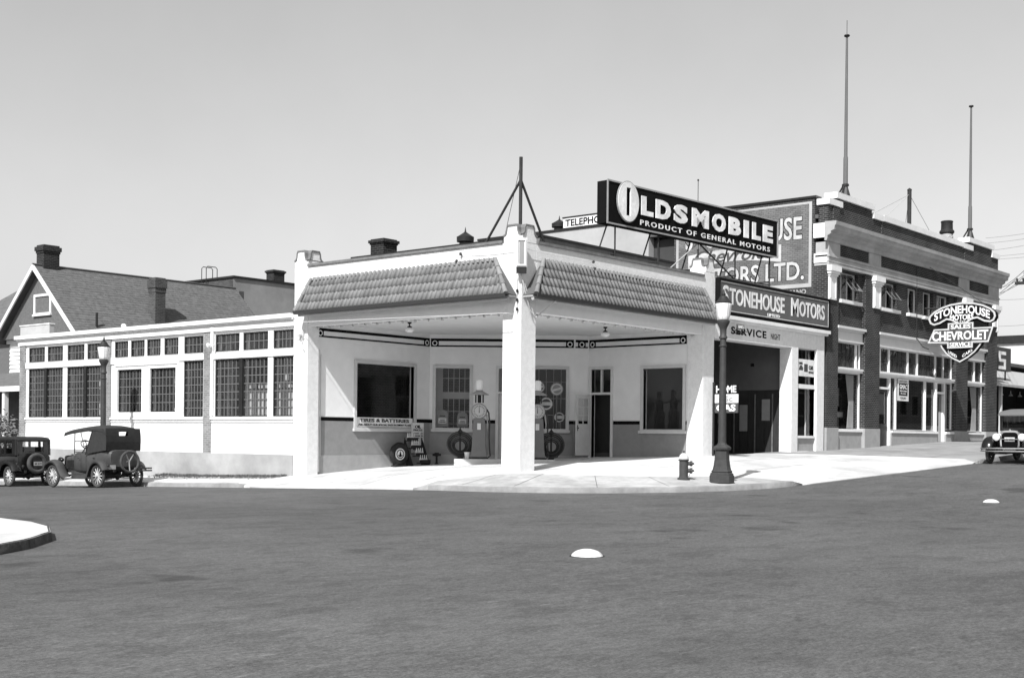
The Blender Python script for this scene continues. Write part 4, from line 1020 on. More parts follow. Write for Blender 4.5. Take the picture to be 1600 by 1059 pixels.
# entablature: architrave, brick frieze panels, cornice
ent = MB().fbox(FRs, 18.47, 37.33, .06, -.55, 8.351, 8.79).fbox(FRs, 18.44, 37.36, .10, -.5, 8.68, 8.745).fbox(FRs, 18.45, 37.34, .08, -.5, 8.50, 8.53); ent.build('architrave', 'entab', SH)
for a, b in ((19.47, 22.17), (23.29, 31.97), (33.3, 35.95)): MB().fbox(FRs, a, b, 0, -.5, 8.791, 9.26).build('frieze_panel', 'brick', SH)
for a, b in ((18.48, 19.469), (22.171, 23.289), (31.971, 33.299), (35.951, 37.32)): MB().fbox(FRs, a, b, .05, -.5, 8.791, 9.26).build('frieze_block', 'entab', SH)
prof = [(.0, 9.261), (.09, 9.261), (.12, 9.36), (.12, 9.44), (.26, 9.52), (.26, 9.60), (.40, 9.66), (.42, 9.80), (.47, 9.84), (.49, 9.98), (0, 9.99)]
cn = MB(); cn.extrude([FRs.p(18.2, n, z) for n, z in prof], [FRs.p(37.6, n, z) for n, z in prof]); cn.build('cornice', 'entab', SH)
# parapet and copings with their steps
pa = MB().fbox(FRs, 18.5, 37.3, .0, -.4, 9.991, 10.70); pa.fbox(FRs, 19.15, 22.45, .0, -.4, 10.701, 11.02).fbox(FRs, 33.2, 36.4, .0, -.4, 10.701, 11.06); pa.fbox(FRs, 18.85, 19.4, .05, .001, 9.991, 10.69).fbox(FRs, 23.35, 23.5, -.0, .03, 9.991, 10.69).fbox(FRs, 32.7, 32.9, .03, .001, 9.991, 10.69)
pa.build('parapet', 'brick', SH)
for a, b, z in ((18.42, 19.62, 10.701), (19.05, 22.55, 11.021), (22.5, 23.5, 10.701), (23.505, 32.5, 10.73), (32.505, 33.7, 10.70), (33.1, 36.5, 11.061), (36.3, 37.38, 10.701)):
    e = .07 if z > 11 else .05
    MB().fbox(FRs, a, b, e + .03, -.45, z, z + .23).build('coping', 'white_paint', SH)
# flank wall toward the station, with painted advertisement
FW_ = Fr((18.5, 0), (0, -1), (-1, 0))        # s = -Y
FWg = Fr((18.5, 0), (0, 1), (-1, 0))
fl = MB().wall(FWg, .56, 7.0, 0, -.4, .8, 11.0); fl.build('flank_wall', 'brick_side', SH)
MB().wall(FWg, 7.0, 8.3, -.5, -.7, .8, 10.9).build('light_well', 'brick_dark', SH)
MB().box(18.9, 19.02, 7.02, 7.1, 8.2, 10.2).box(18.9, 19.02, 8.0, 8.08, 8.2, 10.2).build('downpipe', 'iron', SH)
MB().wall(FWg, 8.3, 18.0, 0, -.4, .8, 10.92).build('flank_wall', 'plaster_light', SH)
MB().wall(FWg, 8.6, 12.6, .012, .001, 6.5, 8.25).build('plaster_patch', 'stucco_grey', SH)
MB().fbox(FWg, .5, 7.03, .05, -.45, 11.001, 11.09).fbox(FWg, 8.28, 18.1, .05, -.45, 10.921, 11.02).build('coping', 'black_paint', SH)
for z0, z1, n_ in ((9.42, 9.98, .12), (8.46, 8.82, .06)): MB().fbox(FWg, .0, .56, n_, .001, z0, z1).build('string_return', 'white_paint', SH)
MB().box(18.52, 37.28, .42, 17.6, 10.2, 10.35).build('roof', 'roof_felt', SH)
MB().box(37.0, 37.28, .56, 17.6, .9, 10.9).box(18.9, 37.0, 17.6, 17.9, .9, 10.9).build('rear_wall', 'brick_side', SH)
MB().box(18.95, 36.95, .56, 9.0, .8, 1.32).build('shop_floor', 'interior_floor', SH)
MB().box(18.95, 36.95, 9.0, 9.1, 1.3, 10.1).box(18.92, 18.99, .6, 9, 1.3, 10.1).box(18.95, 36.95, .6, 9, 6.0, 6.15).build('inner_wall', 'interior_mid', SH)
# painted sign on the flank wall
t = thing('painted_wall_sign', 'faded painted STONEHOUSE MOTORS LTD. advertisement on the brick flank wall', 'painted sign', (18.48, 3.8, 7.6), world=True)
MB().fbox(FWg, .72, 6.85, .006, .001, 7.62, 10.82).build('painted_ground', 'brick_paint_ground', t)
MB().wall(FWg, .68, 6.9, .010, .0062, 7.55, 10.88, [(.80, 6.78, 7.70, 10.80)]).build('painted_border', 'plaster_light', t)
wv = lambda k: (lambda s, z: (s, z + k * (s + 3.8)))
def outlined(body, a, b, z0, z1, bend=None):
    text(FWg2, body, a - .02, b + .02, z0 - .02, z1 + .02, .0065, 'sign_dark', t, 'painted_outline', bold=.05, th=.001, bend=bend); text(FWg2, body, a, b, z0, z1, .0085, 'plaster_pale', t, 'painted_letters', bold=.02, th=.001, bend=bend)
FWg2 = Fr((18.5, 0), (0, -1), (-1, 0)); M('plaster_pale', .50, .95, .15, 6, spots=.2)
arch = lambda s, z: (s, z - .22 * abs((s + 3.9) / 2.6) ** 2 + (.0 if s < 99 else 0))
outlined('STONEHOUSE', -6.45, -1.10, 9.45, 10.35)
# a pale swash carrying script between the two lines
q = []
for i in range(25): u = i / 24; q.append((-6.3 + 4.3 * u, 8.62 + .22 * math.sin(u * 3.1)))
for i in range(25): u = 1 - i / 24; q.append((-6.3 + 4.3 * u, 9.32 + .10 * math.sin(u * 3.1) - .1 * (1 - u)))
MB().fprism(FWg2, q, .0086, .0066).build('painted_swash', 'plaster_pale', t)
text(FWg2, 'Chevrolet', -6.0, -2.3, 8.82, 9.38, .0088, 'sign_mid', t, 'painted_script', bold=.02, th=.001, shear=.35)
outlined('MOTORS LTD.', -6.4, -1.0, 7.86, 8.60)
t2 = text(FWg2, 'CASANO', -2.0, -.9, 7.30, 7.48, .003, 'plaster_light', t, 'painted_maker_mark', bold=.02, th=.001)
# TELEPHONE board on the flank parapet
t = thing('telephone_board', 'white TELEPHONE board with black capitals along the flank wall top', 'sign', (18.4, 11.6, 11.0), world=True)
MB().fbox(FWg2, -12.9, -9.9, .05, .0, 11.03, 11.46).build('board', 'sign_white', t); MB().fbox(FWg2, -12.95, -9.85, .07, -.02, 11.461, 11.52).build('trim', 'black_paint', t)
text(FWg2, 'TELEPHONE', -12.78, -10.2, 11.08, 11.40, .051, 'black', t, bold=.02)
MB().tube([FWg2.p(-12.5, -.1, 10.95), FWg2.p(-12.5, -.02, 11.4)], .02, 6).tube([FWg2.p(-10.3, -.1, 10.95), FWg2.p(-10.3, -.02, 11.4)], .02, 6).build('stay', 'iron', t)

# flagpoles
def flagpole(x, z, top, lab):
    t = thing('flagpole', lab, 'flagpole', (x, .25, z), 0, 'flagpoles on the showroom parapet')
    h = top - z
    MB().tube([(0, 0, .05), (0, 0, h * .25), (0, 0, h * .26), (0, 0, h * .6), (0, 0, h)], [.095, .088, .07, .058, .042], 10).build('pole', 'pole_wood', t, smooth=.9)
    MB().lathe([(.10, 0), (.12, .03), (.10, .07), (.02, .09)], 12, (0, 0, h)).build('truck', 'black_paint', t)
    f = MB()
    for dx, dy in ((-.42, 0), (.42, 0), (0, -.2), (0, .42)): f.tube([(dx, dy, .0), (dx * .2, dy * .2, .52)], .035, 6)
    f.lathe([(.14, .48), (.14, .56)], 10); f.build('tripod', 'black_paint', t)
    return t
t = flagpole(20.5, 11.25, 17.7, 'tall wooden flagpole with a thin spike on the near end of the showroom parapet')
MB().tube([(0, 0, 6.5), (0, 0, 7.1)], .012, 5).build('spike', 'iron', t)
flagpole(34.1, 11.29, 17.7, 'wooden flagpole on the far end of the showroom parapet')
t = thing('stub_mast', 'short dark guyed post in the middle of the showroom roof', 'mast', (27.3, .5, 10.9), world=True)
MB().tube([(27.2, .4, 10.3), (27.2, .4, 12.62)], .09, 10).lathe([(.1, 0), (.1, .05), (.0, .12)], 10, (27.2, .4, 12.62)).build('post', 'pole_dark', t, smooth=.8)
for e in ((23.0, .3, 10.95), (25.2, 1.6, 10.4), (30.5, .6, 10.95), (29.3, 1.6, 10.4)): MB().tube([(27.2, .4, 12.45), e], .012, 5).build('guy_wire', 'gutter_light', t)
t = thing('round_chimney', 'round capped chimney pot behind the far end of the showroom parapet', 'chimney', (33.9, 1.3, 10.35), 0)
MB().lathe([(.28, 0), (.28, 1.35), (.26, 1.38)], 20).build('shaft', 'sign_grey', t, smooth=.6); MB().lathe([(.29, 1.30), (.35, 1.36), (.35, 1.44), (.28, 1.52), (.27, 1.84), (.30, 1.90), (.26, 1.94)], 20).build('cap', 'iron', t, smooth=.6)
ar = MB()
for i in range(8):
    a = 2 * math.pi * i / 8
    ar.tube([(.285 * math.cos(a + u), .285 * math.sin(a + u), 1.08 + .10 * math.cos(u * 4)) for u in np.linspace(-.33, .33, 7)], .015, 5)
struct(ar.build('arcade', 'trim', t), 'stuff')

# GMAC placard in the middle plate window
t = thing('finance_placard', 'white and black GMAC placard hanging in the big showroom window', 'placard', (25.9, .12, 3.6), world=True)
MB().fbox(FRs, 25.6, 26.75, -.16, -.175, 3.32, 4.26).build('card', 'sign_white', t); MB().fbox(FRs, 25.72, 26.63, -.159, -.155, 3.55, 4.08).build('print', 'sign_dark', t)
text(FRs, 'GMAC', 25.78, 26.57, 3.83, 4.03, -.1545, 'sign_white', t, bold=.03, th=.002); text(FRs, 'TIME PAYMENT', 25.78, 26.57, 3.71, 3.78, -.1545, 'sign_white', t, bold=.02, th=.002); text(FRs, 'PLAN', 25.9, 26.45, 3.60, 3.67, -.1545, 'sign_white', t, bold=.02, th=.002)
text(FRs, 'USED CARS', 25.7, 26.6, 4.12, 4.2, -.159, 'black', t, th=.002); text(FRs, 'TERMS', 25.8, 26.5, 3.39, 3.48, -.159, 'black', t, th=.002)

# projecting dealer sign: ribbon, bow-tie bar and shield
FCs = Fr((28.3, 0), (0, -1), (-1, 0))
t = thing('projecting_sign', 'big shaped dark projecting sign reading STONEHOUSE MOTORS, SALES CHEVROLET SERVICE, USED CARS', 'sign', (28.3, -1.6, 5.0), world=True)
def outline_panel(name, q, n0, n1, w, matf='sign_dark', mate='pump_trim2'):
    c = Vector((sum(p[0] for p in q) / len(q), sum(p[1] for p in q) / len(q)))
    MB().fprism(FCs, q, n0, n1).build(name, matf, t)
    e = MB(); k = len(q)
    def off(i):
        a, b, d = Vector(q[i - 1]), Vector(q[i]), Vector(q[(i + 1) % k]); e1 = (b - a).normalized(); e2 = (d - b).normalized()
        m = Vector((-(e1.y + e2.y), e1.x + e2.x)); m = m.normalized() if m.length > 1e-4 else Vector((-e1.y, e1.x))
        s_ = w / max(.45, m.dot(Vector((-e1.y, e1.x)))); return b + m * s_ * SGN
    ar_ = sum(q[i][0] * q[(i + 1) % k][1] - q[(i + 1) % k][0] * q[i][1] for i in range(k)); SGN = 1 if ar_ > 0 else -1
    for i in range(k):
        j = (i + 1) % k; e.fprism(FCs, [q[i], q[j], tuple(off(j)), tuple(off(i))], n0 + .02, n0 + .001)
    e.build(name + '_edge', mate, t)
M('pump_trim2', .50, .35, .1, 5)
rib = []
for i in range(19): u = i / 18; a = math.pi * (1.22 - 1.44 * u); rib.append((1.63 + 1.47 * math.cos(a) / math.cos(math.pi * .22) * .82, 6.93 + .72 * math.sin(a) * (1.0 if math.sin(a) > 0 else .55)))
rib = [(.14, 6.98), (.2, 7.14), (.38, 7.31), (.7, 7.48), (1.1, 7.6), (1.62, 7.66), (2.14, 7.62), (2.55, 7.51), (2.88, 7.34), (3.06, 7.16), (3.10, 6.98), (3.02, 6.80), (2.86, 6.73), (2.6, 6.77), (2.3, 6.93), (2.1, 6.90), (1.63, 6.62), (1.16, 6.88), (.96, 6.92), (.66, 6.76), (.4, 6.70), (.22, 6.78)]
outline_panel('ribbon', rib, .16, -.16, .075)
bow = [(.14, 5.92), (.42, 6.53), (1.04, 6.53), (1.04, 6.77), (2.16, 6.77), (2.16, 6.53), (3.02, 6.53), (2.82, 5.88), (2.14, 5.88), (2.14, 5.66), (1.02, 5.66), (1.02, 5.88)]
outline_panel('bow_tie', bow, .22, -.22, .065, 'sign_mid')
shd = [(.66, 5.90), (.72, 5.72), (.92, 5.45), (1.2, 5.22), (1.56, 5.04), (1.92, 5.24), (2.22, 5.48), (2.44, 5.75), (2.52, 5.90)]
outline_panel('shield', shd, .15, -.15, .06)
MB().fbox(FCs, .5, 2.7, .1, -.1, 6.4, 6.9).build('backing', 'sign_dark', t)
text(FCs, 'STONEHOUSE', .40, 2.84, 6.86, 7.22, .161, 'sign_white', t, bold=.03, bend=lambda s, z: (s, z + .31 - .30 * ((s - 1.62) / 1.22) ** 2))
text(FCs, 'MOTORS', 1.1, 2.14, 6.88, 7.13, .161, 'sign_white', t, bold=.03); text(FCs, 'LTD.', 1.42, 1.82, 6.785, 6.85, .161, 'sign_white', t, bold=.02)
text(FCs, 'SALES', 1.16, 2.04, 6.50, 6.69, .221, 'sign_white', t, bold=.03); text(FCs, 'CHEVROLET', .34, 2.80, 6.02, 6.40, .221, 'sign_white', t, bold=.03, bend=lambda s, z: (s, 6.21 + (z - 6.21) * (1 + .12 * abs(s - 1.57)))); text(FCs, 'SERVICE', 1.12, 2.06, 5.73, 5.92, .221, 'sign_white', t, bold=.025)
def slant(c, k): return lambda s, z: (s, z + k * (s - c))
text(FCs, 'USED', 1.03, 1.42, 5.36, 5.49, .151, 'sign_white', t, bold=.02, bend=slant(1.2, -.62)); text(FCs, 'CARS', 1.66, 2.1, 5.36, 5.49, .151, 'sign_white', t, bold=.02, bend=slant(1.85, .62))
br = MB().tube([(28.3, .1, 7.5), (28.3, -.5, 7.45)], .04, 8).tube([(28.3, .1, 6.2), (28.3, -.4, 6.2)], .04, 8).tube([(28.3, 0, 9.4), (28.3, -2.6, 7.5)], .012, 5); br.build('bracket', 'iron', t)
gl = MB().tube([(27.0, -.1, 6.05), (27.0, -.35, 5.7), (27.3, -.5, 5.6)], .02, 6).tube([(27.0, -.05, 9.2), (27.0, -.08, 6.0)], .015, 6); gl.build('conduit', 'iron', t)

# ================================================================== WORKSHOP along the left street
WK = thing('workshop_building', 'long low white workshop with steel-sash windows between brick piers', 'workshop', (0, 18, .2), world=True)
W_OP = []          # (y0, y1, z0, z1, cols, rows, kind)
tr0, tr1, bg0, bg1 = 4.40, 5.0, 2.18, 4.14
for a, b in ((9.55, 10.58), (10.84, 12.16), (12.34, 13.68), (14.34, 15.48), (15.80, 16.68), (16.88, 17.75), (17.88, 18.78), (18.94, 19.84), (20.60, 21.72), (21.90, 23.14), (23.45, 24.62), (24.80, 26.05)): W_OP.append((a, b, tr0, tr1, 5, 2, 't'))
for a, b in ((9.55, 10.58), (10.84, 12.18), (12.32, 13.68), (14.34, 15.48), (20.60, 21.83), (21.87, 23.14), (23.45, 24.72), (24.76, 26.05)): W_OP.append((a, b, bg0, bg1, 6, 7, 'b'))
for a, b in ((15.90, 17.50), (18.0, 19.58)): W_OP.append((a, b, 2.36, 3.94, 7, 5, 's'))
wall_op = [(o[0], o[1], o[2], o[3]) for o in W_OP]
MB().wall(FLs, 9.5, 26.24, -.03, -.3, .94, 5.15, wall_op).build('front_wall', 'white_brick_paint', WK)
MB().fbox(FLs, 9.5, 26.7, .03, -.32, -.9, .938).build('plinth', 'plinth_concrete', WK)
for a, b in ((13.86, 14.26), (20.03, 20.36), (26.24, 26.68)): MB().fbox(FLs, a, b, .02, -.3, .94, 5.10).build('brick_pier', 'brick_grey', WK)
MB().fbox(FLs, 13.70, 13.84, .05, -.02, 2.2, 5.28).build('downpipe', 'white_paint', WK)
for a, b in ((9.5, 13.85), (14.27, 20.02), (20.37, 26.23)):
    MB().fbox(FLs, a, b, .04, -.029, 2.09, 2.17).fbox(FLs, a, b, .012, -.0285, 2.00, 2.03).build('sill', 'white_paint', WK)
    MB().fbox(FLs, a, b, .015, -.0285, 4.16, 4.38).fbox(FLs, a, b, .03, -.028, 4.381, 4.397).build('rail', 'white_paint', WK)
MB().fbox(FLs, 9.51, 26.75, .06, -.33, 5.101, 5.22).build('fascia', 'white_paint', WK)
MB().fbox(FLs, 9.51, 26.8, .02, -.33, 5.221, 5.36).build('frieze', 'trim', WK)
MB().fbox(FLs, 9.51, 26.9, .16, -.36, 5.361, 5.50).fbox(FLs, 9.51, 26.86, .09, -.3, 5.31, 5.3605).build('cornice', 'white_paint', WK)
MB().box(.36, 14, 9.5, 26.8, 5.42, 5.49).build('roof', 'roof_felt', WK)
MB().box(.36, 14, 26.45, 26.75, -.5, 5.41).box(13.8, 14, 9.5, 26.4, -.5, 5.41).build('end_wall', 'brick_grey', WK)
MB().box(.31, 13.8, 9.52, 26.4, -.3, .30).build('floor', 'interior_floor', WK)
for y in (12.25, 21.85, 24.74): MB().fbox(FLs, y - .085, y + .085, -.022, -.15, 2.175, 4.15).build('mullion', 'black_paint', WK)
for k, (a, b, c, d, co, ro, kd) in enumerate(W_OP):
    fm = MB().wall(FLs, a, b, -.06, -.14, c, d, [(a + .04, b - .04, c + .04, d - .04)]); w = fm.build('window', 'black_paint' if kd != 's' else 'black_paint', WK)
    s0, s1, z0, z1 = a + .04, b - .04, c + .04, d - .04; m = MB()
    for i in range(1, co): x = s0 + (s1 - s0) * i / co; m.fbox(FLs, x - .014, x + .014, -.075, -.115, z0, z1)
    for j in range(1, ro): z = z0 + (z1 - z0) * j / ro; m.fbox(FLs, s0, s1, -.08, -.11, z - .014, z + .014)
    m.build('glazing_bars', 'bar_grey', w)
    far = a > 20.4; G = MB()
    for i in range(co):
        for j in range(ro):
            e0, e1 = s0 + (s1 - s0) * i / co, s0 + (s1 - s0) * (i + 1) / co; c0, c1 = z0 + (z1 - z0) * j / ro, z0 + (z1 - z0) * (j + 1) / ro
            p, q = random.gauss(0, .0016), random.gauss(0, .004)
            vv = [FLs.p(e0, -.095 + p, c0), FLs.p(e1, -.095 - p, c0), FLs.p(e1, -.095 - p + q, c1), FLs.p(e0, -.095 + p + q, c1)]
            if far: G.add(vv, [(0, 1, 2, 3)])
            else: MB().add(vv, [(0, 1, 2, 3)]).build('pane', 'glass_factory', w)
    if far: struct(G.build('panes', 'glass_factory', w), 'stuff')
# door-like surround of the two small windows
MB().wall(FLs, 15.72, 19.76, .012, -.0282, 2.18, 4.155, [(15.90, 17.50, 2.36, 3.94), (18.0, 19.58, 2.36, 3.94)]).build('window_surround', 'white_paint', WK)
MB().fbox(FLs, 15.8, 19.7, .04, .0125, 4.06, 4.10).build('drip_mould', 'trim', WK)
# added white board, cans and posts that catch sun to brighten the panes
MB().box(.85, .9, 10.45, 13.35, 1.2, 3.12).build('bright_pane_board', 'white_paint', WK)
for k in range(9): MB().box(.82, .849, 10.55 + k * .31, 10.76 + k * .31, 3.16, 3.34).build('bright_pane_can', 'sign_white', WK)
MB().box(.8, .9, 10.45, 13.35, 3.125, 3.155).build('shelf', 'iron', WK)
for y in (10.0, 13.2, 16.4, 21.4, 24.0): MB().box(1.3, 1.5, y + 1.3, y + 1.5, .3, 5.4).build('inner_post', 'white_paint', WK)
b = MB().tube([(.1 - .2, 13.6, 4.62), (-.22, 13.5, 4.6)], .04, 6).lathe([(.05, 0), (.08, .06), (.06, .14)], 8, (-.2, 13.75, 4.55)); b.build('conduit_box', 'white_paint', WK)
b = MB().tube([(-.05, 8.98, 4.95), (-.06, 9.0, 4.72), (-.08, 9.08, 4.55), (-.07, 8.95, 4.3)], .02, 6).lathe([(.07, 0), (.09, .06), (.05, .12)], 8, (-.08, 9.12, 4.72)); tag(b.build('wire_bracket', 'trim', None), 'pale wire bracket and loop on the left canopy post', 'bracket')
b = MB().lathe([(.01, 0), (.07, .01), (.10, .07), (.07, .13), (.02, .15)], 10, (.0, 19.2, 5.5)); tag(b.build('roof_cowl', 'white_paint', None, smooth=.8), 'tiny white cowl on the workshop roof edge', 'cowl')
# scrub along the wall foot
random.seed(3)
def tuft_field(name, y0, y1, xo, n, h, lab=None):
    mb = MB()
    for _ in range(n):
        y = random.uniform(y0, y1); x = -abs(random.gauss(0, xo)) - .04; z = pave_z(x, y) - .01; k = h * random.uniform(.4, 1.2)
        for _b in range(4):
            a = random.uniform(0, 6.28); dx, dy = math.cos(a), math.sin(a); w = .012
            mb.add([(x - dy * w, y + dx * w, z), (x + dy * w, y - dx * w, z), (x + dx * k * .6, y + dy * k * .6, z + k)], [(0, 1, 2)])
    return struct(mb.build(name, 'weeds'), 'stuff')
o = tuft_field('weeds', 9.7, 16.6, .30, 1500, .09); o['label'] = 'thin strip of dry weeds along the foot of the workshop wall'; o['category'] = 'weeds'
sheet('dirt_strip', [(-.75, 9.6), (-.95, 11), (-.8, 12.5), (-1.0, 14.5), (-.5, 16.9), (-.02, 17.2), (-.02, 9.6)], lambda x, y: pave_z(x, y) + .006, 'dirt', .5, .01)

# ================================================================== HOUSE behind the workshop
HO = thing('gabled_house', 'white and shingled wooden house with a steep gable and two brick chimneys', 'house', (3.5, 31.2, -.3), world=True)
RY, RZ, EY, EZ = 31.2, 9.12, 27.55, 5.85       # ridge and near eave
FHg = Fr((3.38, 0), (0, 1), (-1, 0))
gq = [(27.9, 5.9), (34.5, 5.9), (RY, RZ - .15)]
MB().fprism(FHg, gq, 0, -.2).build('gable_wall', 'house_shingle_wall', HO)
MB().box(3.8, 14, 27.95, 28.1, -.8, 6.0).box(3.8, 14, 34.3, 34.45, -.8, 6.0).build('side_wall', 'house_white', HO)
MB().fprism(Fr((14.1, 0), (0, 1), (1, 0)), [(28.0, -.8), (34.4, -.8), (34.4, 5.75), (RY, RZ - .25), (28.0, 5.75)], 0, -.2).build('rear_gable', 'house_shingle_wall', HO)
MB().box(3.60, 3.695, 28.05, 37.5, -.7, 3.55).build('porch_shade_sheet', 'soffit', HO)  # dark sheet over the clapboards; the porch's shade is put into its colour
for y in (32.6, 34.3): MB().box(3.57, 3.599, y, y + .12, .6, 3.3).build('porch_trim', 'trim', HO)
sd_ = MB()
for i in range(34): z = -.7 + i * .195; sd_.extrude([(3.75, 28.0, z), (3.69, 28.0, z), (3.735, 28.0, z + .2), (3.75, 28.0, z + .2)], [(3.75, 34.45, z), (3.69, 34.45, z), (3.735, 34.45, z + .2), (3.75, 34.45, z + .2)])
struct(sd_.build('clapboards', 'house_white', HO), 'stuff')
MB().box(3.66, 3.74, 27.85, 28.02, -.8, 5.9).box(3.66, 3.74, 32.0, 32.2, 3.9, 5.9).box(3.62, 3.74, 27.8, 34.6, 5.72, 5.95).build('corner_board', 'house_white', HO)
# roof: shingle courses lapped as real strips on both slopes
def slope(parent, y_r, z_r, y_e, z_e, x0, x1, n, name='shingles'):
    mb = MB(); random.seed(11)
    for i in range(n):
        t0, t1 = i / n, (i + 1.25) / n
        ya, za = y_e + (y_r - y_e) * t0, z_e + (z_r - z_e) * t0; yb, zb = y_e + (y_r - y_e) * min(t1, 1), z_e + (z_r - z_e) * min(t1, 1)
        x = x0
        while x < x1:
            w = random.uniform(.14, .42); xe = min(x1, x + w); j = random.uniform(-.02, .02); l = random.uniform(.018, .034)
            dy = (y_e - y_r); dz = (z_e - z_r); k = j / math.hypot(dy, dz)
            mb.add([(x, ya + dy * k, za + dz * k + l), (xe, ya + dy * k, za + dz * k + l), (xe, yb, zb + .004), (x, yb, zb + .004), (x, ya + dy * k, za + dz * k), (xe, ya + dy * k, za + dz * k)], [(0, 1, 2, 3), (4, 5, 1, 0)])
            x = xe
    return struct(mb.build(name, 'shingle', parent), 'stuff')
slope(HO, RY, RZ, EY, EZ, 3.0, 14.3, 27)
slope(HO, RY, RZ, 34.85, EZ, 3.0, 14.3, 27)
MB().extrude([(3.02, EY, EZ - .02), (3.02, RY, RZ - .02), (3.02, 34.85, EZ - .02), (3.02, 34.85, EZ - .14), (3.02, RY, RZ - .16), (3.02, EY, EZ - .14)], [(14.3, EY, EZ - .02), (14.3, RY, RZ - .02), (14.3, 34.85, EZ - .02), (14.3, 34.85, EZ - .14), (14.3, RY, RZ - .16), (14.3, EY, EZ - .14)]).build('roof_deck', 'soffit', HO)
MB().tube([(3.0, RY, RZ + .03), (14.3, RY, RZ + .03)], .06, 6).build('ridge_board', 'soffit', HO)
Fb = Fr((2.99, 0), (0, 1), (-1, 0)); sl = (RZ - EZ) / (RY - EY)
for ys in (EY - .05, 34.9):
    z_ = EZ - .05 - .02
    MB().fprism(Fb, [(ys, z_ - .17), (ys, z_ + .05), (RY, RZ + .04), (RY, RZ - .20)], .0, -.07).build('bargeboard', 'house_white', HO)
w = window(FHg, HO, 30.3, 31.55, 6.98, 7.72, .11, .05, .1, 4, 3, 'house_white', 'glass_factory', .02, True, 'window')
MB().fbox(FHg, 30.3, 31.55, -.1, -.12, 6.98, 7.72).build('louvre_back', 'dado', w)
brick_stack('', '', 3.85, RY + .15, 8.75, .78, .62, 1.35, 'brick_dark', parent=HO)
brick_stack('', '', 7.9, 28.75, 6.4, .55, .55, 2.45, 'brick_mid', parent=HO)
MB().tube([(4.3, 28.0, 5.9), (4.3, 28.0, 6.9)], .055, 8).build('vent_pipe', 'black_paint', HO)
MB().box(7.9, 9.8, 28.0, 28.3, 6.4, 6.55).build('cricket', 'shingle', HO)
# porch
MB().extrude([(1.9, 27.6, 3.62), (1.9, 36, 3.62), (3.7, 36, 4.35), (3.7, 27.6, 4.35)], [(1.9, 27.6, 3.5), (1.9, 36, 3.5), (3.7, 36, 4.23), (3.7, 27.6, 4.23)]).build('porch_roof', 'shingle', HO)
MB().box(1.86, 1.98, 27.6, 36, 3.38, 3.61).build('porch_beam', 'house_white', HO)
for y in (27.9, 31.6, 33.9): MB().box(1.95, 2.15, y, y + .2, .6, 3.379).build('porch_post', 'house_white', HO)
MB().box(1.9, 3.7, 27.7, 36, -.6, .6).build('porch_floor', 'dado', HO)
MB().box(1.9, 2.0, 28.1, 30.3, .9, 1.5).build('porch_rail', 'house_white', HO)
for y in (28.6, 31.0): window(Fr((3.69, 0), (0, 1), (-1, 0)), HO, y, y + 1.0, 1.5, 3.2, .1, .03, .1, 1, 2, 'house_white', 'glass_factory', .04, True, 'window')
window(Fr((3.69, 0), (0, 1), (-1, 0)), HO, 28.3, 29.2, 4.55, 5.6, .1, .03, .1, 1, 2, 'house_white', 'glass_factory', .04, True, 'window')
t = thing('parapet_board', 'pale plastered parapet block above the end of the workshop cornice', 'parapet', (.6, 26.5, 5.5), world=True)
MB().box(.5, .7, 25.3, 27.6, 5.2, 5.98).build('block', 'plaster_light', t); MB().box(.47, .73, 25.27, 27.63, 5.981, 6.02).build('cap', 'white_paint', t)
# hip-roofed house further along
H2 = thing('hip_roofed_house', 'dark hip-roofed house half hidden beyond the gabled house', 'house', (8, 41, -.5), world=True)
MB().box(6, 15, 37.6, 45, -1, 6.6).build('wall', 'house_shingle_wall', H2)
MB().add([(5.3, 36.8, 6.6), (15.7, 36.8, 6.6), (15.7, 45.7, 6.6), (5.3, 45.7, 6.6), (8.5, 41, 9.6), (12.5, 41, 9.6)], [(0, 1, 5, 4), (1, 2, 5), (2, 3, 4, 5), (3, 0, 4), (0, 3, 2, 1)]).build('roof', 'shingle', H2)
# shrub at the porch
random.seed(5)
def shrub(name, lab, x, y, z, rx, rz, n, leaf=.10, cat='shrub'):
    t = thing(name, lab, cat, (x, y, z))
    st = MB()
    for _ in range(9): a = random.uniform(0, 6.28); st.tube([(0, 0, 0), (rx * .35 * math.cos(a), rx * .35 * math.sin(a), rz * .6), (rx * .7 * math.cos(a), rx * .7 * math.sin(a), rz * 1.3)], [.03, .02, .008], 5)
    st.build('stem', 'stem', t)
    lf = MB(); cl = [(random.uniform(-rx, rx) * .75, random.uniform(-rx, rx) * .75, rz * random.uniform(.5, 1.75)) for _ in range(26)]
    for _ in range(n):
        c = random.choice(cl); p = Vector((c[0] + random.gauss(0, rx * .17), c[1] + random.gauss(0, rx * .17), c[2] + random.gauss(0, rz * .16)))
        a = Vector((random.gauss(0, 1), random.gauss(0, 1), random.gauss(0, .7))).normalized(); b = a.orthogonal().normalized(); k = leaf * random.uniform(.6, 1.3)
        lf.add([p - a * k, p + b * k * .4, p + a * k, p - b * k * .4], [(0, 1, 2, 3)])
    struct(lf.build('foliage', 'leaf', t), 'stuff')
shrub('shrub', 'light leafy shrub in front of the porch at the left edge', .7, 29.0, -.3, 1.9, 1.5, 5200)
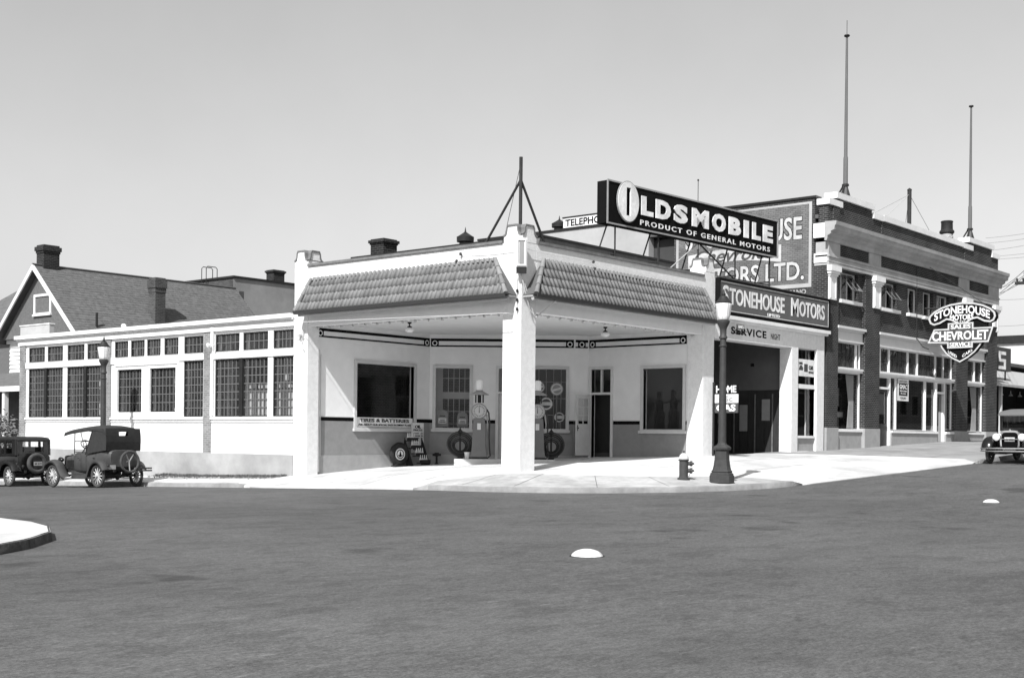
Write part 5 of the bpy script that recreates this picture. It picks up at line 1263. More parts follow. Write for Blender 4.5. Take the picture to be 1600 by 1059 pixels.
# ================================================================== plastered block with ladder behind the workshop
BK = thing('plastered_block', 'flat-roofed block with brick side and grey plastered side behind the workshop', 'building', (20, 39, -1), world=True)
bx, by, bz = 20.0, 38.83, 10.86
MB().box(bx, bx + .3, by, by + 14, -1, bz).build('brick_side', 'brick_mid', BK); MB().box(bx + .002, bx + 14, by - .02, by + .3, -1, bz).build('plastered_side', 'stucco_grey', BK)
MB().box(bx + 13.7, bx + 14, by + .3, by + 14, -1, bz).box(bx, bx + 14, by + 13.7, by + 14, -1, bz - .1).build('rear_wall', 'brick_mid', BK)
MB().box(bx - .08, bx + 14, by - .1, by + 14, bz + .001, bz + .12).build('roof', 'black_paint', BK)
Fk = Fr((bx, 0), (0, 1), (-1, 0))
w = window(Fk, BK, by + 1.2, by + 1.9, 8.4, 9.5, .06, .01, .2, 1, 2, 'trim', 'glass_factory', .05, True, 'window'); ahd = [(by + 1.55 + .46 * math.cos(u), 9.5 + .26 * math.sin(u)) for u in np.linspace(0, math.pi, 9)]
MB().fprism(Fk, ahd, .05, .0).build('arch_head', 'brick_dark', w)
w = window(Fk, BK, by + 1.1, by + 2.0, 6.2, 7.9, .06, .01, .2, 1, 2, 'black_paint', 'glass_factory', .05, False, 'window'); MB().fprism(Fk, [(a, z - 1.6) for a, z in ahd], .05, .0).build('arch_head', 'brick_dark', w)
ld = MB()
for y in (by + 2.4, by + 2.85): ld.tube([(bx - .2, y, 5.5), (bx - .2, y, bz + .75), (bx - .1, y, bz + .85), (bx + .5, y, bz + .85), (bx + .6, y, bz + .75), (bx + .6, y, bz + .1)], .025, 6)
for i in range(18): ld.tube([(bx - .2, by + 2.4, 5.8 + i * .3), (bx - .2, by + 2.85, 5.8 + i * .3)], .015, 5)
tag(ld.build('roof_ladder', 'iron'), 'iron ladder with hooped rails on the brick side of the plastered block', 'ladder')
brick_stack('block_chimney', 'squat dark chimney on the roof of the plastered block', bx + 3.6, by + .55, bz + .1, .85, .7, .75)
MB().box(bx + .4, bx + .75, by - .024, by - .019, 8.7, 10.1).box(bx + .25, bx + .7, by - .024, by - .019, 6.2, 7.4).build('plaster_scar', 'brick_mid', BK)
# ================================================================== next shop beyond the showroom
NX = thing('canopied_shop', 'low shop with a shingled street canopy beyond the showroom', 'shop', (45, 2, 1.8), world=True)
FN = Fr((0, 1.6), (1, 0), (0, -1))
MB().extrude([(38.0, .9, 4.65), (60, .9, 4.65), (60, 4.2, 5.9), (38.0, 4.2, 5.9)], [(38.0, .9, 4.52), (60, .9, 4.52), (60, 4.2, 5.75), (38.0, 4.2, 5.75)]).build('canopy', 'awning', NX)
MB().box(38, 60, 6.5, 6.8, 1.5, 6.2).box(59.8, 60, 2, 6.5, 1.5, 6.2).box(37.4, 37.6, 4.3, 6.5, 1.5, 6.2).build('wall', 'interior_dark', NX)
MB().box(37.4, 60, 4.21, 12, 6.2, 6.4).build('roof', 'roof_felt', NX)
for x in (41.5, 46.5, 52): MB().box(x, x + .15, 1.2, 1.35, 1.6, 4.60).build('canopy_post', 'trim', NX)
for k in range(6):
    lp = MB().lathe([(.02, .3), (.03, .12), (.14, 0), (.13, -.01)], 10, (42.5 + k * 1.6, 3.2, 4.3)); lp.build('shop_lamp', 'opal', NX)
for k in range(5): MB().box(42 + k * 2.1, 43.6 + k * 2.1, 5.2, 6.0, 1.7, 2.5).build('counter', 'wood_mid', NX)
t = thing('fascia_board', 'dark board ending in a white block letter S beyond the showroom', 'sign', (42, 1.5, 5.4), world=True)
FNs = Fr((0, 1.5), (1, 0), (0, -1))
MB().fbox(FNs, 37.6, 43.8, 0, -.25, 5.42, 6.68).build('board', 'sign_mid', t)
sL = MB()
for a, b, c, d in ((41.9, 43.0, 6.28, 6.46), (41.9, 42.2, 6.06, 6.279), (41.9, 43.0, 5.90, 6.059), (42.7, 43.0, 5.68, 5.899), (41.9, 43.0, 5.50, 5.679)): sL.fbox(FNs, a, b, .012, .001, c, d)
sL.build('letter', 'sign_white', t)
MB().tube([(38, 1.7, 5.42), (38, 1.7, 4.9)], .04, 6).tube([(43.5, 1.7, 5.42), (43.5, 1.7, 4.85)], .04, 6).build('hanger', 'iron', t)
FB2 = thing('distant_store', 'pale low store with dark cornice at the far right beyond the canopied shop', 'building', (75, 5, 2), world=True)
MB().box(62, 84, 2, 14, 1.5, 8.4).build('wall', 'trim_light', FB2); MB().box(61.8, 84.2, 1.7, 14.2, 8.4, 8.9).build('cornice', 'iron', FB2); MB().box(61.9, 84, 1.85, 2, 6.6, 7.6).build('band', 'sign_grey', FB2)
# buildings across the two streets: out of frame, they show in the window glass
def block(name, lab, cat, x0, x1, y0, y1, h, F, a0, a1, rows, mat, pitched=False):
    zb = road_z((x0 + x1) / 2, (y0 + y1) / 2) - .3; t = thing(name, lab, cat, ((x0 + x1) / 2, (y0 + y1) / 2, zb), world=True)
    MB().box(x0, x1, y0, y1, zb, zb + h).build('wall', mat, t)
    if pitched:
        ym = (y0 + y1) / 2; MB().extrude([(x0 - .4, y0 - .4, zb + h), (x0 - .4, ym, zb + h + 2.6), (x0 - .4, y1 + .4, zb + h)], [(x1 + .4, y0 - .4, zb + h), (x1 + .4, ym, zb + h + 2.6), (x1 + .4, y1 + .4, zb + h)]).build('roof', 'shingle', t)
    else: MB().box(x0 - .2, x1 + .2, y0 - .2, y1 + .2, zb + h + .001, zb + h + .35).build('cornice', 'trim', t)
    n = int((a1 - a0) / 2.6)
    for r in range(rows):
        for i in range(n):
            s_ = a0 + .6 + i * 2.6; z = zb + 1.2 + r * 3.1; w = MB().wall(F, s_ - .1, s_ + 1.5, .06, .002, z - .1, z + 1.8, [(s_, s_ + 1.4, z, z + 1.7)]).build('window', 'trim_light', t)
            MB().fbox(F, s_, s_ + 1.4, .02, .003, z, z + 1.7).build('pane', 'black', w)
block('dry_goods_store', 'dark brick store across the right-hand street, outside the frame', 'building', 52, 72, -36, -23.5, 9.5, Fr((0, -23.5), (1, 0), (0, 1)), 52, 72, 3, 'brick_mid')
block('frame_store', 'pale wooden store across the right-hand street, outside the frame', 'building', 73, 92, -36, -23.5, 7.2, Fr((0, -23.5), (1, 0), (0, 1)), 73, 92, 2, 'plaster_light')
block('brick_store', 'tall brick store farther up the right-hand street, outside the frame', 'building', 93, 125, -38, -23.5, 11, Fr((0, -23.5), (1, 0), (0, 1)), 93, 125, 3, 'brick_side')
block('opposite_house', 'grey pitched-roof house across the left-hand street, outside the frame', 'house', -32, -22, 30, 42, 5.5, Fr((-22, 0), (0, 1), (1, 0)), 30, 42, 2, 'stucco_grey', True)
block('tall_house', 'dark pitched-roof house farther along the left-hand street, outside the frame', 'house', -33, -22, 46, 60, 6.5, Fr((-22, 0), (0, 1), (1, 0)), 46, 60, 2, 'house_shingle_wall', True)
# utility pole just outside the right edge, its crossarm and wires in view
t = thing('utility_pole', 'wooden utility pole with crossarm and insulators at the right edge', 'utility pole', (27.0, -5.35, .9), 0)
MB().tube([(0, 0, 0), (0, 0, 9.6)], [.16, .11], 10).build('pole', 'pole_dark', t, smooth=.9)
MB().box(-.06, .06, -1.2, 1.08, 7.22, 7.34).build('crossarm', 'pole_dark', t); MB().box(-.06, .06, -1.0, .72, 7.62, 7.72).build('crossarm', 'pole_dark', t)
for z, yy in ((7.34, (-1.1, -.6, .5, .75, 1.0)), (7.72, (-.9, -.45, .35, .65))):
    for y in yy: MB().lathe([(.02, 0), (.04, .03), (.045, .10), (.02, .14)], 8, (0, y, z)).build('insulator', 'iron', t)
t = thing('line_wires', 'line wires sloping away behind the showroom from the utility pole', 'wires', (27, -4.4, 8.5), world=True)
for (a, b) in (((27, -4.35, 8.4), (59.0, 8.3, 11.0)), ((27, -4.6, 8.4), (59.2, 8.0, 11.2)), ((27, -4.85, 8.4), (59.4, 7.8, 11.5)), ((27, -4.7, 8.75), (59.5, 7.6, 11.9)), ((27, -5.0, 8.75), (59.7, 7.4, 12.0))): MB().tube(sag(a, b, .1, 14), .012, 4).build('wire', 'iron', t)
t = thing('distant_wires', 'thin distant wires against the sky at the far right', 'wires', (75, 8, 15), world=True)
for z0, z1 in ((17.73, 15.78), (17.32, 15.43), (16.71, 15.0), (16.26, 14.4), (16.05, 14.14), (12.85, 11.29), (10.72, 9.56)): MB().tube(sag((74.1, 13.7, z0), (61.2, 5.7, z1), .05, 12), .016, 4).build('wire', 'gutter_light', t)

# ================================================================== STREET FURNITURE
def street_lamp(x, y, z, lab):
    t = thing('street_lamp', lab, 'street lamp', (x, y, z), R(20), 'cast iron street lamps')
    MB().lathe([(.33, 0), (.33, .19), (.31, .20)], 8).build('plinth', 'lamp_iron', t)
    MB().lathe([(.31, .20), (.31, .24), (.27, .27), (.285, .30), (.25, .34), (.225, .44), (.20, .62), (.19, .84), (.19, .86)], 8).build('pedestal', 'lamp_iron', t)
    MB().lathe([(.19, .86), (.24, .88), (.245, .93), (.20, .97), (.13, 1.01), (.115, 1.05)], 8).build('collar', 'lamp_iron', t)
    MB().lathe([(.112, 1.04), (.108, 1.3), (.082, 3.75), (.08, 3.8)], 16, flute=.08).build('shaft', 'lamp_iron', t, smooth=.9)
    MB().lathe([(.08, 3.79), (.11, 3.82), (.11, 3.86), (.085, 3.9), (.085, 4.05), (.10, 4.1), (.15, 4.2), (.17, 4.25), (.17, 4.29), (.10, 4.3)], 14).build('capital', 'lamp_iron', t, smooth=.6)
    MB().torus((0, 0, 3.62), .09, .02, 'z', 16, 6).build('ring', 'lamp_iron', t, smooth=1.)
    MB().lathe([(.13, 4.30), (.15, 4.32), (.17, 4.42), (.195, 4.60), (.215, 4.70), (.215, 4.73), (.20, 4.75), (.03, 4.76)], 18).build('globe', 'opal', t, smooth=.8)
    MB().lathe([(.22, 4.745), (.225, 4.765), (.15, 4.84), (.10, 4.93), (.05, 4.95), (.06, 4.99), (.035, 5.02), (.02, 5.10), (.0, 5.13)], 16).build('cap', 'iron', t, smooth=.6)
    rb_ = MB()
    for i in range(8): a = 2 * math.pi * i / 8; rb_.tube([(.155 * math.cos(a), .155 * math.sin(a), 4.31), (.222 * math.cos(a), .222 * math.sin(a), 4.745)], .006, 4)
    rb_.build('lantern_rib', 'gutter_light', t)
street_lamp(2.61, -4.81, pave_z(2.61, -4.81), 'tall cast iron street lamp beside the fire hydrant')
street_lamp(-1.50, 18.1, pave_z(-1.5, 18.1), 'distant cast iron street lamp behind the open touring car')
t = thing('fire_hydrant', 'stubby dark fire hydrant with a pale domed cap on the corner pavement', 'fire hydrant', (2.33, -3.8, pave_z(2.33, -3.8)), math.atan2(RT.y, RT.x))
MB().lathe([(.17, 0), (.17, .04), (.125, .06), (.12, .10), (.12, .5), (.145, .51), (.145, .54), (.12, .55)], 18).build('barrel', 'hydrant_mid', t, smooth=.6)
MB().lathe([(.135, .55), (.13, .60), (.105, .66), (.06, .70), (.03, .71)], 18).build('bonnet', 'hydrant_cap', t, smooth=.9); MB().lathe([(.025, .70), (.025, .77), (.0, .78)], 5).build('nut', 'hydrant_mid', t)
for z, s_ in ((.43, 1), (.24, 1.05)):
    MB().lathe([(.055 * s_, .08), (.055 * s_, .17), (.075 * s_, .18), (.075 * s_, .23), (.03, .24), (.025, .28)], 10, (0, 0, z), 'x').build('nozzle', 'hydrant_mid', t, smooth=.6)
MB().lathe([(.06, .08), (.06, .17), (.08, .18), (.08, .22), (.03, .23)], 10, (0, -.0, .34), 'y').build('nozzle', 'hydrant_mid', t, smooth=.6)
MB().tube([(.15, -.02, .3), (.17, -.03, .16), (.13, -.05, .08)], .008, 5).build('chain', 'iron', t)

# ================================================================== CARS   local frame: +x forward, +y left, z up
def sect(x, hw, z0, z1, p=4., n=20, top=None):
    c = (z0 + z1) / 2; h = (z1 - z0) / 2; out = []
    for i in range(n):
        a = 2 * math.pi * i / n; ca, sa = math.cos(a), math.sin(a)
        out.append((x, hw * math.copysign(abs(ca) ** (2 / p), ca), c + h * math.copysign(abs(sa) ** (2 / p), sa)))
    return out
def wheel(parent, x, y, r, spokes=12, w=.10, wood='spoke_wood', tyre='rubber_dusty', side=1):
    ty = MB().torus((x, y, r), r - w * .5, w * .5, 'y', 32, 10).build('wheel', tyre, parent, smooth=1.2)
    rm = MB().torus((x, y, r), r - w * 1.02, w * .28, 'y', 28, 6); rm.build('rim', 'rubber_dusty' if wood == 'spoke_wood' else wood, ty, smooth=1.2)
    sp_ = MB()
    for i in range(spokes):
        a = 2 * math.pi * i / spokes; sp_.tube([(x + .05 * math.cos(a), y + .02 * side, r + .05 * math.sin(a)), (x + (r - w) * math.cos(a), y, r + (r - w) * math.sin(a))], [.022, .017], 6)
    sp_.build('spokes', wood, ty)
    MB().lathe([(.075, -.05), (.075, .03), (.055, .06), (.045, .09), (.0, .10)], 14, (x, y, r), 'y').build('hub', wood, ty, smooth=.7) if side > 0 else MB().lathe([(.0, -.10), (.045, -.09), (.055, -.06), (.075, -.03), (.075, .05)], 14, (x, y, r), 'y').build('hub', wood, ty, smooth=.7)
    return ty
def fender(parent, pts, y0, y1, mat, name='fender', crown=.05, lip=.07):
    secs = []
    P = [Vector((a, 0, b)) for a, b in pts]
    for i, p in enumerate(P):
        d = (P[min(i + 1, len(P) - 1)] - P[max(i - 1, 0)]).normalized(); n = Vector((-d.z, 0, d.x))
        if n.z < 0 and abs(n.z) > .2: n = -n
        row = []
        for k in range(7):
            u = k / 6; y = y0 + (y1 - y0) * u; row.append(tuple(Vector((p.x, y, p.z)) + n * (crown * (1 - (2 * u - 1) ** 2))))
        row.append((p.x - n.x * lip, y1, p.z - n.z * lip)); secs.append(row)
    mb = MB()
    for row in secs: mb.v += row
    k = 8
    for i in range(len(secs) - 1):
        for j in range(k - 1): mb.f.append((i * k + j, i * k + j + 1, (i + 1) * k + j + 1, (i + 1) * k + j))
    o = mb.build(name, mat, parent, smooth=1.0); s = o.modifiers.new('solid', 'SOLIDIFY'); s.thickness = .012; return o
def smooth_path(pts, n=4):
    out = []; P = [Vector((a, b)) for a, b in pts]
    for i in range(len(P) - 1):
        p0, p1, p2, p3 = P[max(i - 1, 0)], P[i], P[i + 1], P[min(i + 2, len(P) - 1)]
        for j in range(n):
            t = j / n; out.append(tuple(.5 * ((2 * p1) + (p2 - p0) * t + (2 * p0 - 5 * p1 + 4 * p2 - p3) * t * t + (3 * p1 - p0 - 3 * p2 + p3) * t ** 3)))
    out.append(tuple(P[-1])); return out
def headlamp(parent, x, y, z, r=.10, mat='car_black'):
    o = MB().lathe([(.02, -.16), (r * .6, -.13), (r * .95, -.05), (r, 0), (r * 1.04, .01)], 18, (x, y, z), 'x').build('headlight', mat, parent, smooth=.9)
    MB().lathe([(r * .98, .012), (r * .8, .025), (r * .3, .035), (.0, .036)], 18, (x, y, z), 'x').build('lens', 'lens', o, smooth=.9); return o

def touring(loc, rz, lab):
    t = thing('touring_car', lab, 'car', loc, rz); B = 'car_dusty'; WB, TR, r = 1.36, .72, .385
    for sx in (1, -1):
        for sy in (1, -1): wheel(t, sx * WB, sy * TR, r, 12, .095, side=sy)
    MB().box(-1.75, 1.6, .30, .36, .50, .60).box(-1.75, 1.6, -.36, -.30, .50, .60).tube([(WB, -.7, .40), (WB, .7, .40)], .03, 8).tube([(-WB, -.7, r), (-WB, .7, r)], .045, 8).lathe([(.05, -.12), (.15, 0), (.05, .12)], 12, (-WB, 0, r), 'y').build('chassis', 'iron', t)
    sp_ = MB()
    for x in (WB, -WB): sp_.tube([(x, -.55, .52), (x, 0, .62), (x, .55, .52)], .03, 6)
    sp_.build('leaf_spring', 'iron', t)
    MB().loft([sect(.62, .36, .56, 1.10, 5), sect(.95, .31, .56, 1.07, 5), sect(1.28, .27, .56, 1.05, 5)]).build('hood', B, t, smooth=.9)
    rd = MB().loft([sect(1.28, .285, .52, 1.09, 6), sect(1.38, .285, .52, 1.09, 6)]).build('radiator', 'iron', t, smooth=.7); MB().lathe([(.035, 0), (.04, .04), (.0, .06)], 10, (1.33, 0, 1.08)).build('filler_cap', 'chrome', rd)
    lv = MB()
    for i in range(7): lv.box(.70 + i * .07, .735 + i * .07, .34 - i * .006, .36 - i * .006, .68, .92)
    struct(lv.build('louvre', 'iron', t), 'stuff')
    bd = MB().loft([sect(.64, .38, .52, 1.13, 5), sect(.48, .48, .50, 1.18, 5), sect(.30, .56, .48, 1.18, 5), sect(-.2, .60, .47, 1.14, 6), sect(-.8, .62, .48, 1.17, 6), sect(-1.35, .62, .54, 1.26, 6), sect(-1.62, .58, .60, 1.27, 5), sect(-1.76, .50, .68, 1.22, 4)]).build('body', B, t, smooth=.9)
    for x in (.12, -.78):
        for sy in (.612, -.612): MB().wall(Fr((x, sy), (1, 0), (0, math.copysign(1, sy))), -.3, .3, .004, .0, .55, 1.12, [(-.29, .29, .56, 1.11)]).tube([(x - .24, sy + math.copysign(.03, sy), .98), (x - .14, sy + math.copysign(.03, sy), .98)], .012, 5).build('door', 'iron', t)
    MB().box(-.42, -.28, -.52, .52, 1.05, 1.38).box(-1.5, -1.36, -.54, .54, 1.15, 1.42).build('seat_back', 'car_top', t, bevel=.04)
    # windscreen
    ws = MB()
    for y in (-.5, .5): ws.tube([(.40, y, 1.12), (.36, y, 1.93)], .016, 6)
    for z in (1.18, 1.55, 1.90): ws.tube([(.40 - (z - 1.12) * .05, -.5, z), (.40 - (z - 1.12) * .05, .5, z)], .012, 6)
    wo = ws.build('windscreen', 'iron', t); MB().add([(.395, -.49, 1.18), (.395, .49, 1.18), (.36, .49, 1.9), (.36, -.49, 1.9)], [(0, 1, 2, 3)]).build('pane', 'glass', wo)
    c = Vector((.02, .26, 1.42)); ax = Vector((-.75, 0, .66)).normalized(); u = Vector((0, 1, 0)); v = ax.cross(u)
    st = MB().tube([c + (u * math.cos(a) + v * math.sin(a)) * .21 for a in np.linspace(0, 2 * math.pi, 25)[:-1]], .016, 6, True)
    for a in (.5, 2.6, 4.7): st.tube([c, c + (u * math.cos(a) + v * math.sin(a)) * .21], .012, 5)
    st.tube([c, c - ax * .6], .02, 6); st.build('steering_wheel', 'black_paint', t, smooth=1.)
    # folding top
    xs_t = [(.78, 1.93), (.55, 1.97), (.30, 2.00), (-.2, 2.04), (-.75, 2.07), (-1.25, 2.05), (-1.55, 2.01), (-1.68, 1.93)]
    secs = []
    for x, z in xs_t:
        row = [(x, .66 * math.cos(a), z - .16 + .16 * math.sin(a) ** .7 if math.sin(a) > 0 else z - .16) for a in np.linspace(0, math.pi, 11)]
        secs.append([(x, .66, z - .20)] + row[1:-1] + [(x, -.66, z - .20)])
    mb = MB(); k = 11
    for row in secs: mb.v += row
    for i in range(len(secs) - 1):
        for j in range(k - 1): mb.f.append((i * k + j, i * k + j + 1, (i + 1) * k + j + 1, (i + 1) * k + j))
    tp = mb.build('top', 'car_khaki', t, smooth=1.2); s = tp.modifiers.new('solid', 'SOLIDIFY'); s.thickness = .02
    # rear curtain with its light, and the two quarter curtains
    rc = MB(); ys_ = [-.65, -.58, -.17, .17, .58, .65]; zs_ = [1.20, 1.5, 1.70, 1.83, 1.94]
    xz = lambda z: -1.70 - .05 * math.sin((z - 1.2) / .74 * math.pi)
    for a, b in zip(ys_, ys_[1:]):
        for c0, c1 in zip(zs_, zs_[1:]):
            if a == -.17 and c0 == 1.70: continue
            rc.add([(xz(c0), a, c0), (xz(c0), b, c0), (xz(c1), b, c1), (xz(c1), a, c1)], [(0, 1, 2, 3)])
    o = rc.build('rear_curtain', 'car_top', t, weld=True); s = o.modifiers.new('solid', 'SOLIDIFY'); s.thickness = .012
    for y in (.655, -.655):
        F_ = Fr((0, y), (1, 0), (0, math.copysign(1, y)))
        MB().fprism(F_, [(-1.72, 1.22), (-.55, 1.12), (-.98, 1.95), (-1.56, 1.93), (-1.70, 1.82), (-1.74, 1.6)], 0, -.012).build('quarter_curtain', 'car_khaki', t)
        MB().tube([(-.52, y, 1.1), (-.95, y, 1.9)], .018, 6).tube([(-.52, y, 1.1), (-.25, y, 1.85)], .012, 6).tube([(.36, y * .8, 1.88), (.36, y * .8, 1.92)], .02, 6).build('top_bow', 'iron', t)
    # mudguards and running boards
    for sy in (1, -1):
        a, b = sy * .50, sy * .84
        fender(t, smooth_path([(1.86, .62), (1.72, .80), (1.36, .90), (1.05, .80), (.85, .55), (.68, .38), (.50, .32)]), a, b, B)
        fender(t, smooth_path([(-.80, .33), (-.90, .55), (-1.08, .78), (-1.36, .87), (-1.62, .78), (-1.80, .56)]), a, b, B)
        MB().box(-.82, .52, min(a, b), max(a, b), .285, .315).build('running_board', B, t); MB().box(-.82, .6, sy * .49 - .01, sy * .49 + .01, .31, .55).build('splash_apron', B, t)
        headlamp(t, 1.42, sy * .40, .93, .095)
    # spare rim, tail lamp, bumper
    sc_ = (-1.90, -.12, .84); sw = MB().torus(sc_, .335, .045, 'x', 32, 8).build('spare_wheel', 'rubber_dusty', t, smooth=1.2)
    f = MB()
    for a in (R(60), R(120), R(270)): f.tube([(-1.86, -.12, .84), (-1.90, -.12 + .32 * math.cos(a), .84 + .32 * math.sin(a))], .02, 6)
    f.tube([(-1.7, -.12, .84), (-1.88, -.12, .84)], .03, 6); f.build('carrier', 'pump_trim', sw)
    MB().box(-1.86, -1.80, .38, .62, .60, .74).build('number_plate', 'sign_grey', t); MB().lathe([(.04, 0), (.05, .05), (.03, .08)], 10, (-1.86, .66, .68)).build('tail_lamp', 'iron', t)
    for z in (.52, .60): MB().box(-1.98, -1.955, -.92, -.35, z, z + .05).build('bumper', 'iron', t)
    for y in (-.4,): MB().box(-1.96, -1.7, y - .02, y + .02, .54, .6).build('bumper_iron', 'iron', t)
    MB().lathe([(.03, -.3), (.05, -.28), (.05, .28), (.03, .3)], 10, (-1.3, -.35, .38), 'x').build('silencer', 'iron', t)
    return t
touring((-2.98, 16.22, road_z(-3, 16.2)), R(90.5), 'dusty open touring car with its cloth top up, parked at the left kerb').rotation_euler = (0, R(1.5), R(90.5))

def sedan(loc, rz, lab, B='car_black', wood='spoke_wood', front=True, rear=True, roofmat='car_top', wb=1.36, top=1.78, belt=1.14, W=.70, apron=None):
    t = thing('sedan_car', lab, 'car', loc, rz); TR, r = .72, .375
    for sx in (1, -1):
        for sy in (1, -1): wheel(t, sx * wb, sy * TR, r, 12, .105, wood, side=sy)
    MB().box(-1.8, 1.7, .30, .36, .48, .58).box(-1.8, 1.7, -.36, -.30, .48, .58).tube([(wb, -.7, .38), (wb, .7, .38)], .03, 8).tube([(-wb, -.7, r), (-wb, .7, r)], .045, 8).lathe([(.05, -.12), (.14, 0), (.05, .12)], 12, (-wb, 0, r), 'y').build('chassis', 'iron', t)
    MB().loft([sect(.55, .52, .52, 1.18, 5), sect(.70, .46, .54, 1.16, 5), sect(1.1, .38, .54, 1.12, 5), sect(1.46, .33, .54, 1.09, 5)]).build('hood', B, t, smooth=.9)
    lv = MB()
    for i in range(9):
        for sy in (1, -1): lv.box(.85 + i * .055, .88 + i * .055, sy * (.43 - i * .009) - .012, sy * (.43 - i * .009) + .012, .66, .94)
    struct(lv.build('louvre', B, t), 'stuff')
    rs = MB(); a = sect(1.44, .335, .48, 1.16, 5, 24); b = sect(1.52, .33, .48, 1.155, 5, 24); c = sect(1.525, .275, .53, 1.09, 5, 24); rs.loft([a, b, c], cap=False); ro = rs.build('radiator_shell', 'chrome', t, smooth=.8)
    MB().loft([sect(1.49, .28, .525, 1.095, 5), sect(1.508, .28, .525, 1.095, 5)]).build('radiator_core', 'black', ro); MB().lathe([(.03, 0), (.045, .03), (.0, .07)], 10, (1.49, 0, 1.15)).build('filler_cap', 'chrome', ro)
    MB().loft([sect(.56, .56, .50, 1.17, 6), sect(.35, W - .04, .48, belt, 7), sect(-.2, W, .47, belt, 8), sect(-1.2, W, .50, belt, 8), sect(-1.62, W - .02, .54, belt, 7), sect(-1.76, W - .08, .60, belt, 6)]).build('body', B, t, smooth=.8)
    # cabin walls with window openings
    hz0, hz1 = belt - .03, top - .12
    for sy in (1, -1):
        F_ = Fr((0, sy * (W - .02)), (1, 0), (0, sy)); ops = [(-.22, .40, belt + .04, hz1 - .06), (-.92, -.32, belt + .04, hz1 - .06), (-1.46, -1.02, belt + .04, hz1 - .06)]
        cw = MB().wall(F_, -1.66, .50, 0, -.05, hz0, hz1, ops).build('cabin_side', B, t)
        for o in ops: MB().add([F_.p(o[0], -.03, o[2]), F_.p(o[1], -.03, o[2]), F_.p(o[1], -.03, o[3]), F_.p(o[0], -.03, o[3])], [(0, 1, 2, 3)]).build('pane', 'glass', cw)
        MB().wall(F_, -.27, .46, .006, .0005, .56, belt - .05, [(-.262, .452, .568, belt - .058)]).tube([F_.p(-.2, .035, 1.0), F_.p(-.08, .035, 1.0)], .013, 6).build('door', 'iron', t)
    Fr_ = Fr((-1.70, 0), (0, 1), (-1, 0)); cw = MB().wall(Fr_, -W + .06, W - .06, 0, -.05, hz0, hz1, [(-.40, .40, belt + .10, hz1 - .08)]).build('cabin_rear', B, t)
    MB().add([Fr_.p(-.40, -.03, belt + .1), Fr_.p(.40, -.03, belt + .1), Fr_.p(.40, -.03, hz1 - .08), Fr_.p(-.40, -.03, hz1 - .08)], [(0, 1, 2, 3)]).build('pane', 'glass', cw)
    for sy in (1, -1): MB().lathe([(.075, 0), (.075, hz1 - hz0)], 12, (-1.66, sy * (W - .085), hz0)).build('rear_corner', B, t, smooth=.9)
    Ff = Fr((.50, 0), (0, 1), (1, 0)); cw = MB().wall(Ff, -W + .04, W - .04, 0, -.05, hz0, hz1, [(-W + .12, W - .12, belt + .07, hz1 - .05)]).build('windscreen', B, t)
    MB().add([Ff.p(-W + .12, -.03, belt + .07), Ff.p(W - .12, -.03, belt + .07), Ff.p(W - .12, -.03, hz1 - .05), Ff.p(-W + .12, -.03, hz1 - .05)], [(0, 1, 2, 3)]).build('pane', 'glass', cw)
    rsx = [(.72, top - .17, W - .02, .05), (.60, top - .12, W, .07), (.40, top - .05, W, .12), (-.4, top - .0, W + .01, .16), (-1.3, top - .01, W + .01, .16), (-1.62, top - .04, W - .03, .13), (-1.76, top - .13, W - .1, .06)]
    MB().loft([sect(x, w_, z - h, z, 5, 20) for x, z, w_, h in rsx]).build('roof', roofmat, t, smooth=.9)
    MB().box(-.42, -.30, -.55, .55, .9, 1.38).box(-1.5, -1.38, -.55, .55, .9, 1.42).build('seat_back', 'car_top', t, bevel=.04)
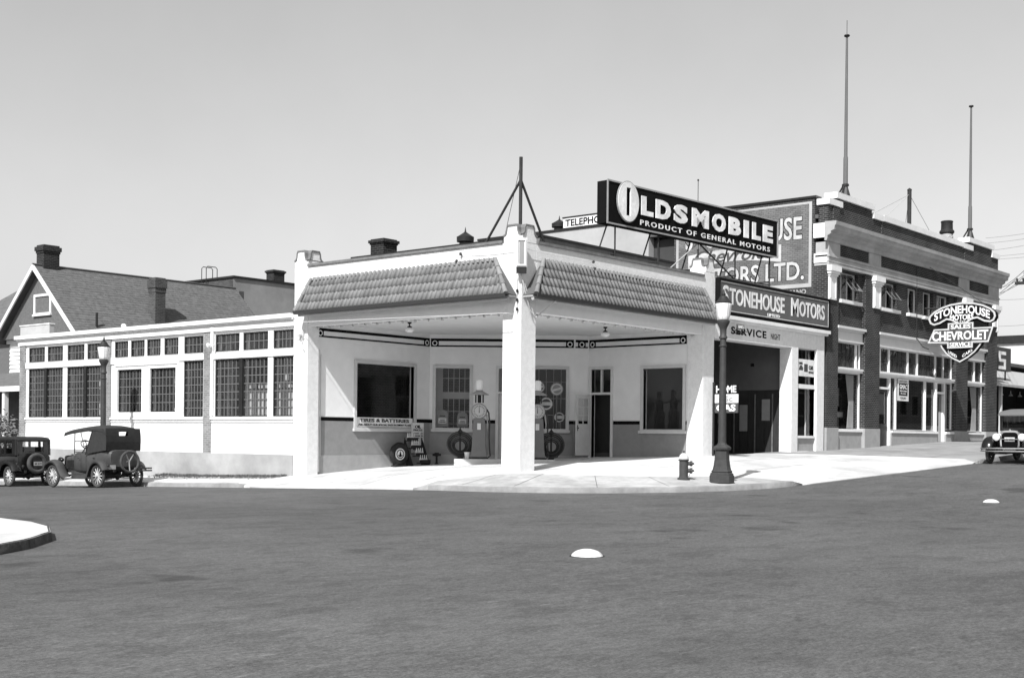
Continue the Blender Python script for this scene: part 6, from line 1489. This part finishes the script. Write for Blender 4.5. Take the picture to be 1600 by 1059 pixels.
    for sy in (1, -1):
        a, b = sy * .48, sy * .86
        fender(t, smooth_path([(1.86, .50), (1.78, .70), (1.55, .86), (1.30, .88), (1.02, .76), (.80, .52), (.62, .36), (.46, .32)]), a, b, B, crown=.07)
        fender(t, smooth_path([(-.76, .33), (-.86, .55), (-1.05, .80), (-1.36, .88), (-1.66, .78), (-1.84, .52)]), a, b, B, crown=.07)
        MB().box(-.78, .48, min(a, b), max(a, b), .285, .315).build('running_board', B, t); MB().box(-.82, .6, sy * .5 - .01, sy * .5 + .01, .31, .56).build('splash_apron', B, t)
        headlamp(t, 1.60, sy * .43, .93, .125, 'chrome')
    MB().tube([(1.58, -.5, .86), (1.58, .5, .86)], .018, 8).build('lamp_bar', 'chrome', t)
    if front:
        for z in (.46, .56):
            MB().tube([(1.92 + .06 * (1 - (y / .85) ** 2), y, z) for y in np.linspace(-.85, .85, 13)], .024, 6).build('bumper', 'chrome', t, smooth=1.)
        for y in (-.35, .35): MB().box(1.6, 1.95, y - .02, y + .02, .48, .56).build('bumper_iron', 'iron', t)
        Fp = Fr((1.535, 0), (0, 1), (1, 0)); MB().fbox(Fp, -.17, .17, .006, .0, .78, .92).build('number_plate', 'plate', t); text(Fp, '81 530', -.13, .13, .81, .89, .0065, 'sign_mid', t, 'plate_digits', bold=.02, th=.002)
    if rear:
        sw = MB().torus((-1.95, .0, .82), .30, .075, 'x', 32, 10).build('spare_wheel', 'rubber_dusty', t, smooth=1.2); MB().lathe([(.23, -.03), (.22, .02), (.06, .04)], 24, (-1.93, 0, .82), 'x').build('spare_disc', 'black_paint', sw)
        Fp = Fr((-2.04, 0), (0, -1), (-1, 0)); MB().fbox(Fp, -.16, .16, .0, -.01, .74, .88).build('number_plate', 'sign_grey', t); text(Fp, '64 219', -.13, .13, .77, .85, .0005, 'black', t, 'plate_digits', bold=.02, th=.002)
        MB().lathe([(.04, 0), (.05, .05), (.03, .08)], 10, (-1.95, .52, .68)).build('tail_lamp', 'iron', t)
    return t
sedan((-2.95, 21.95, road_z(-3, 22)), R(90), 'dark closed sedan with a rear spare wheel at the left edge of the street', front=False, top=1.80).rotation_euler = (0, R(1.5), R(90))
sedan((18.95, -7.33, road_z(18.9, -7.3)), R(180), 'black sedan with bright headlamps parked facing the camera at the right edge', rear=False, wood='iron', roofmat='bar_grey', top=1.86).rotation_euler = (0, R(2.2), R(180))
s3 = sedan((27.2, 2.6, 1.322), R(215), 'dark sedan on show inside the middle showroom window', rear=False, wood='iron')
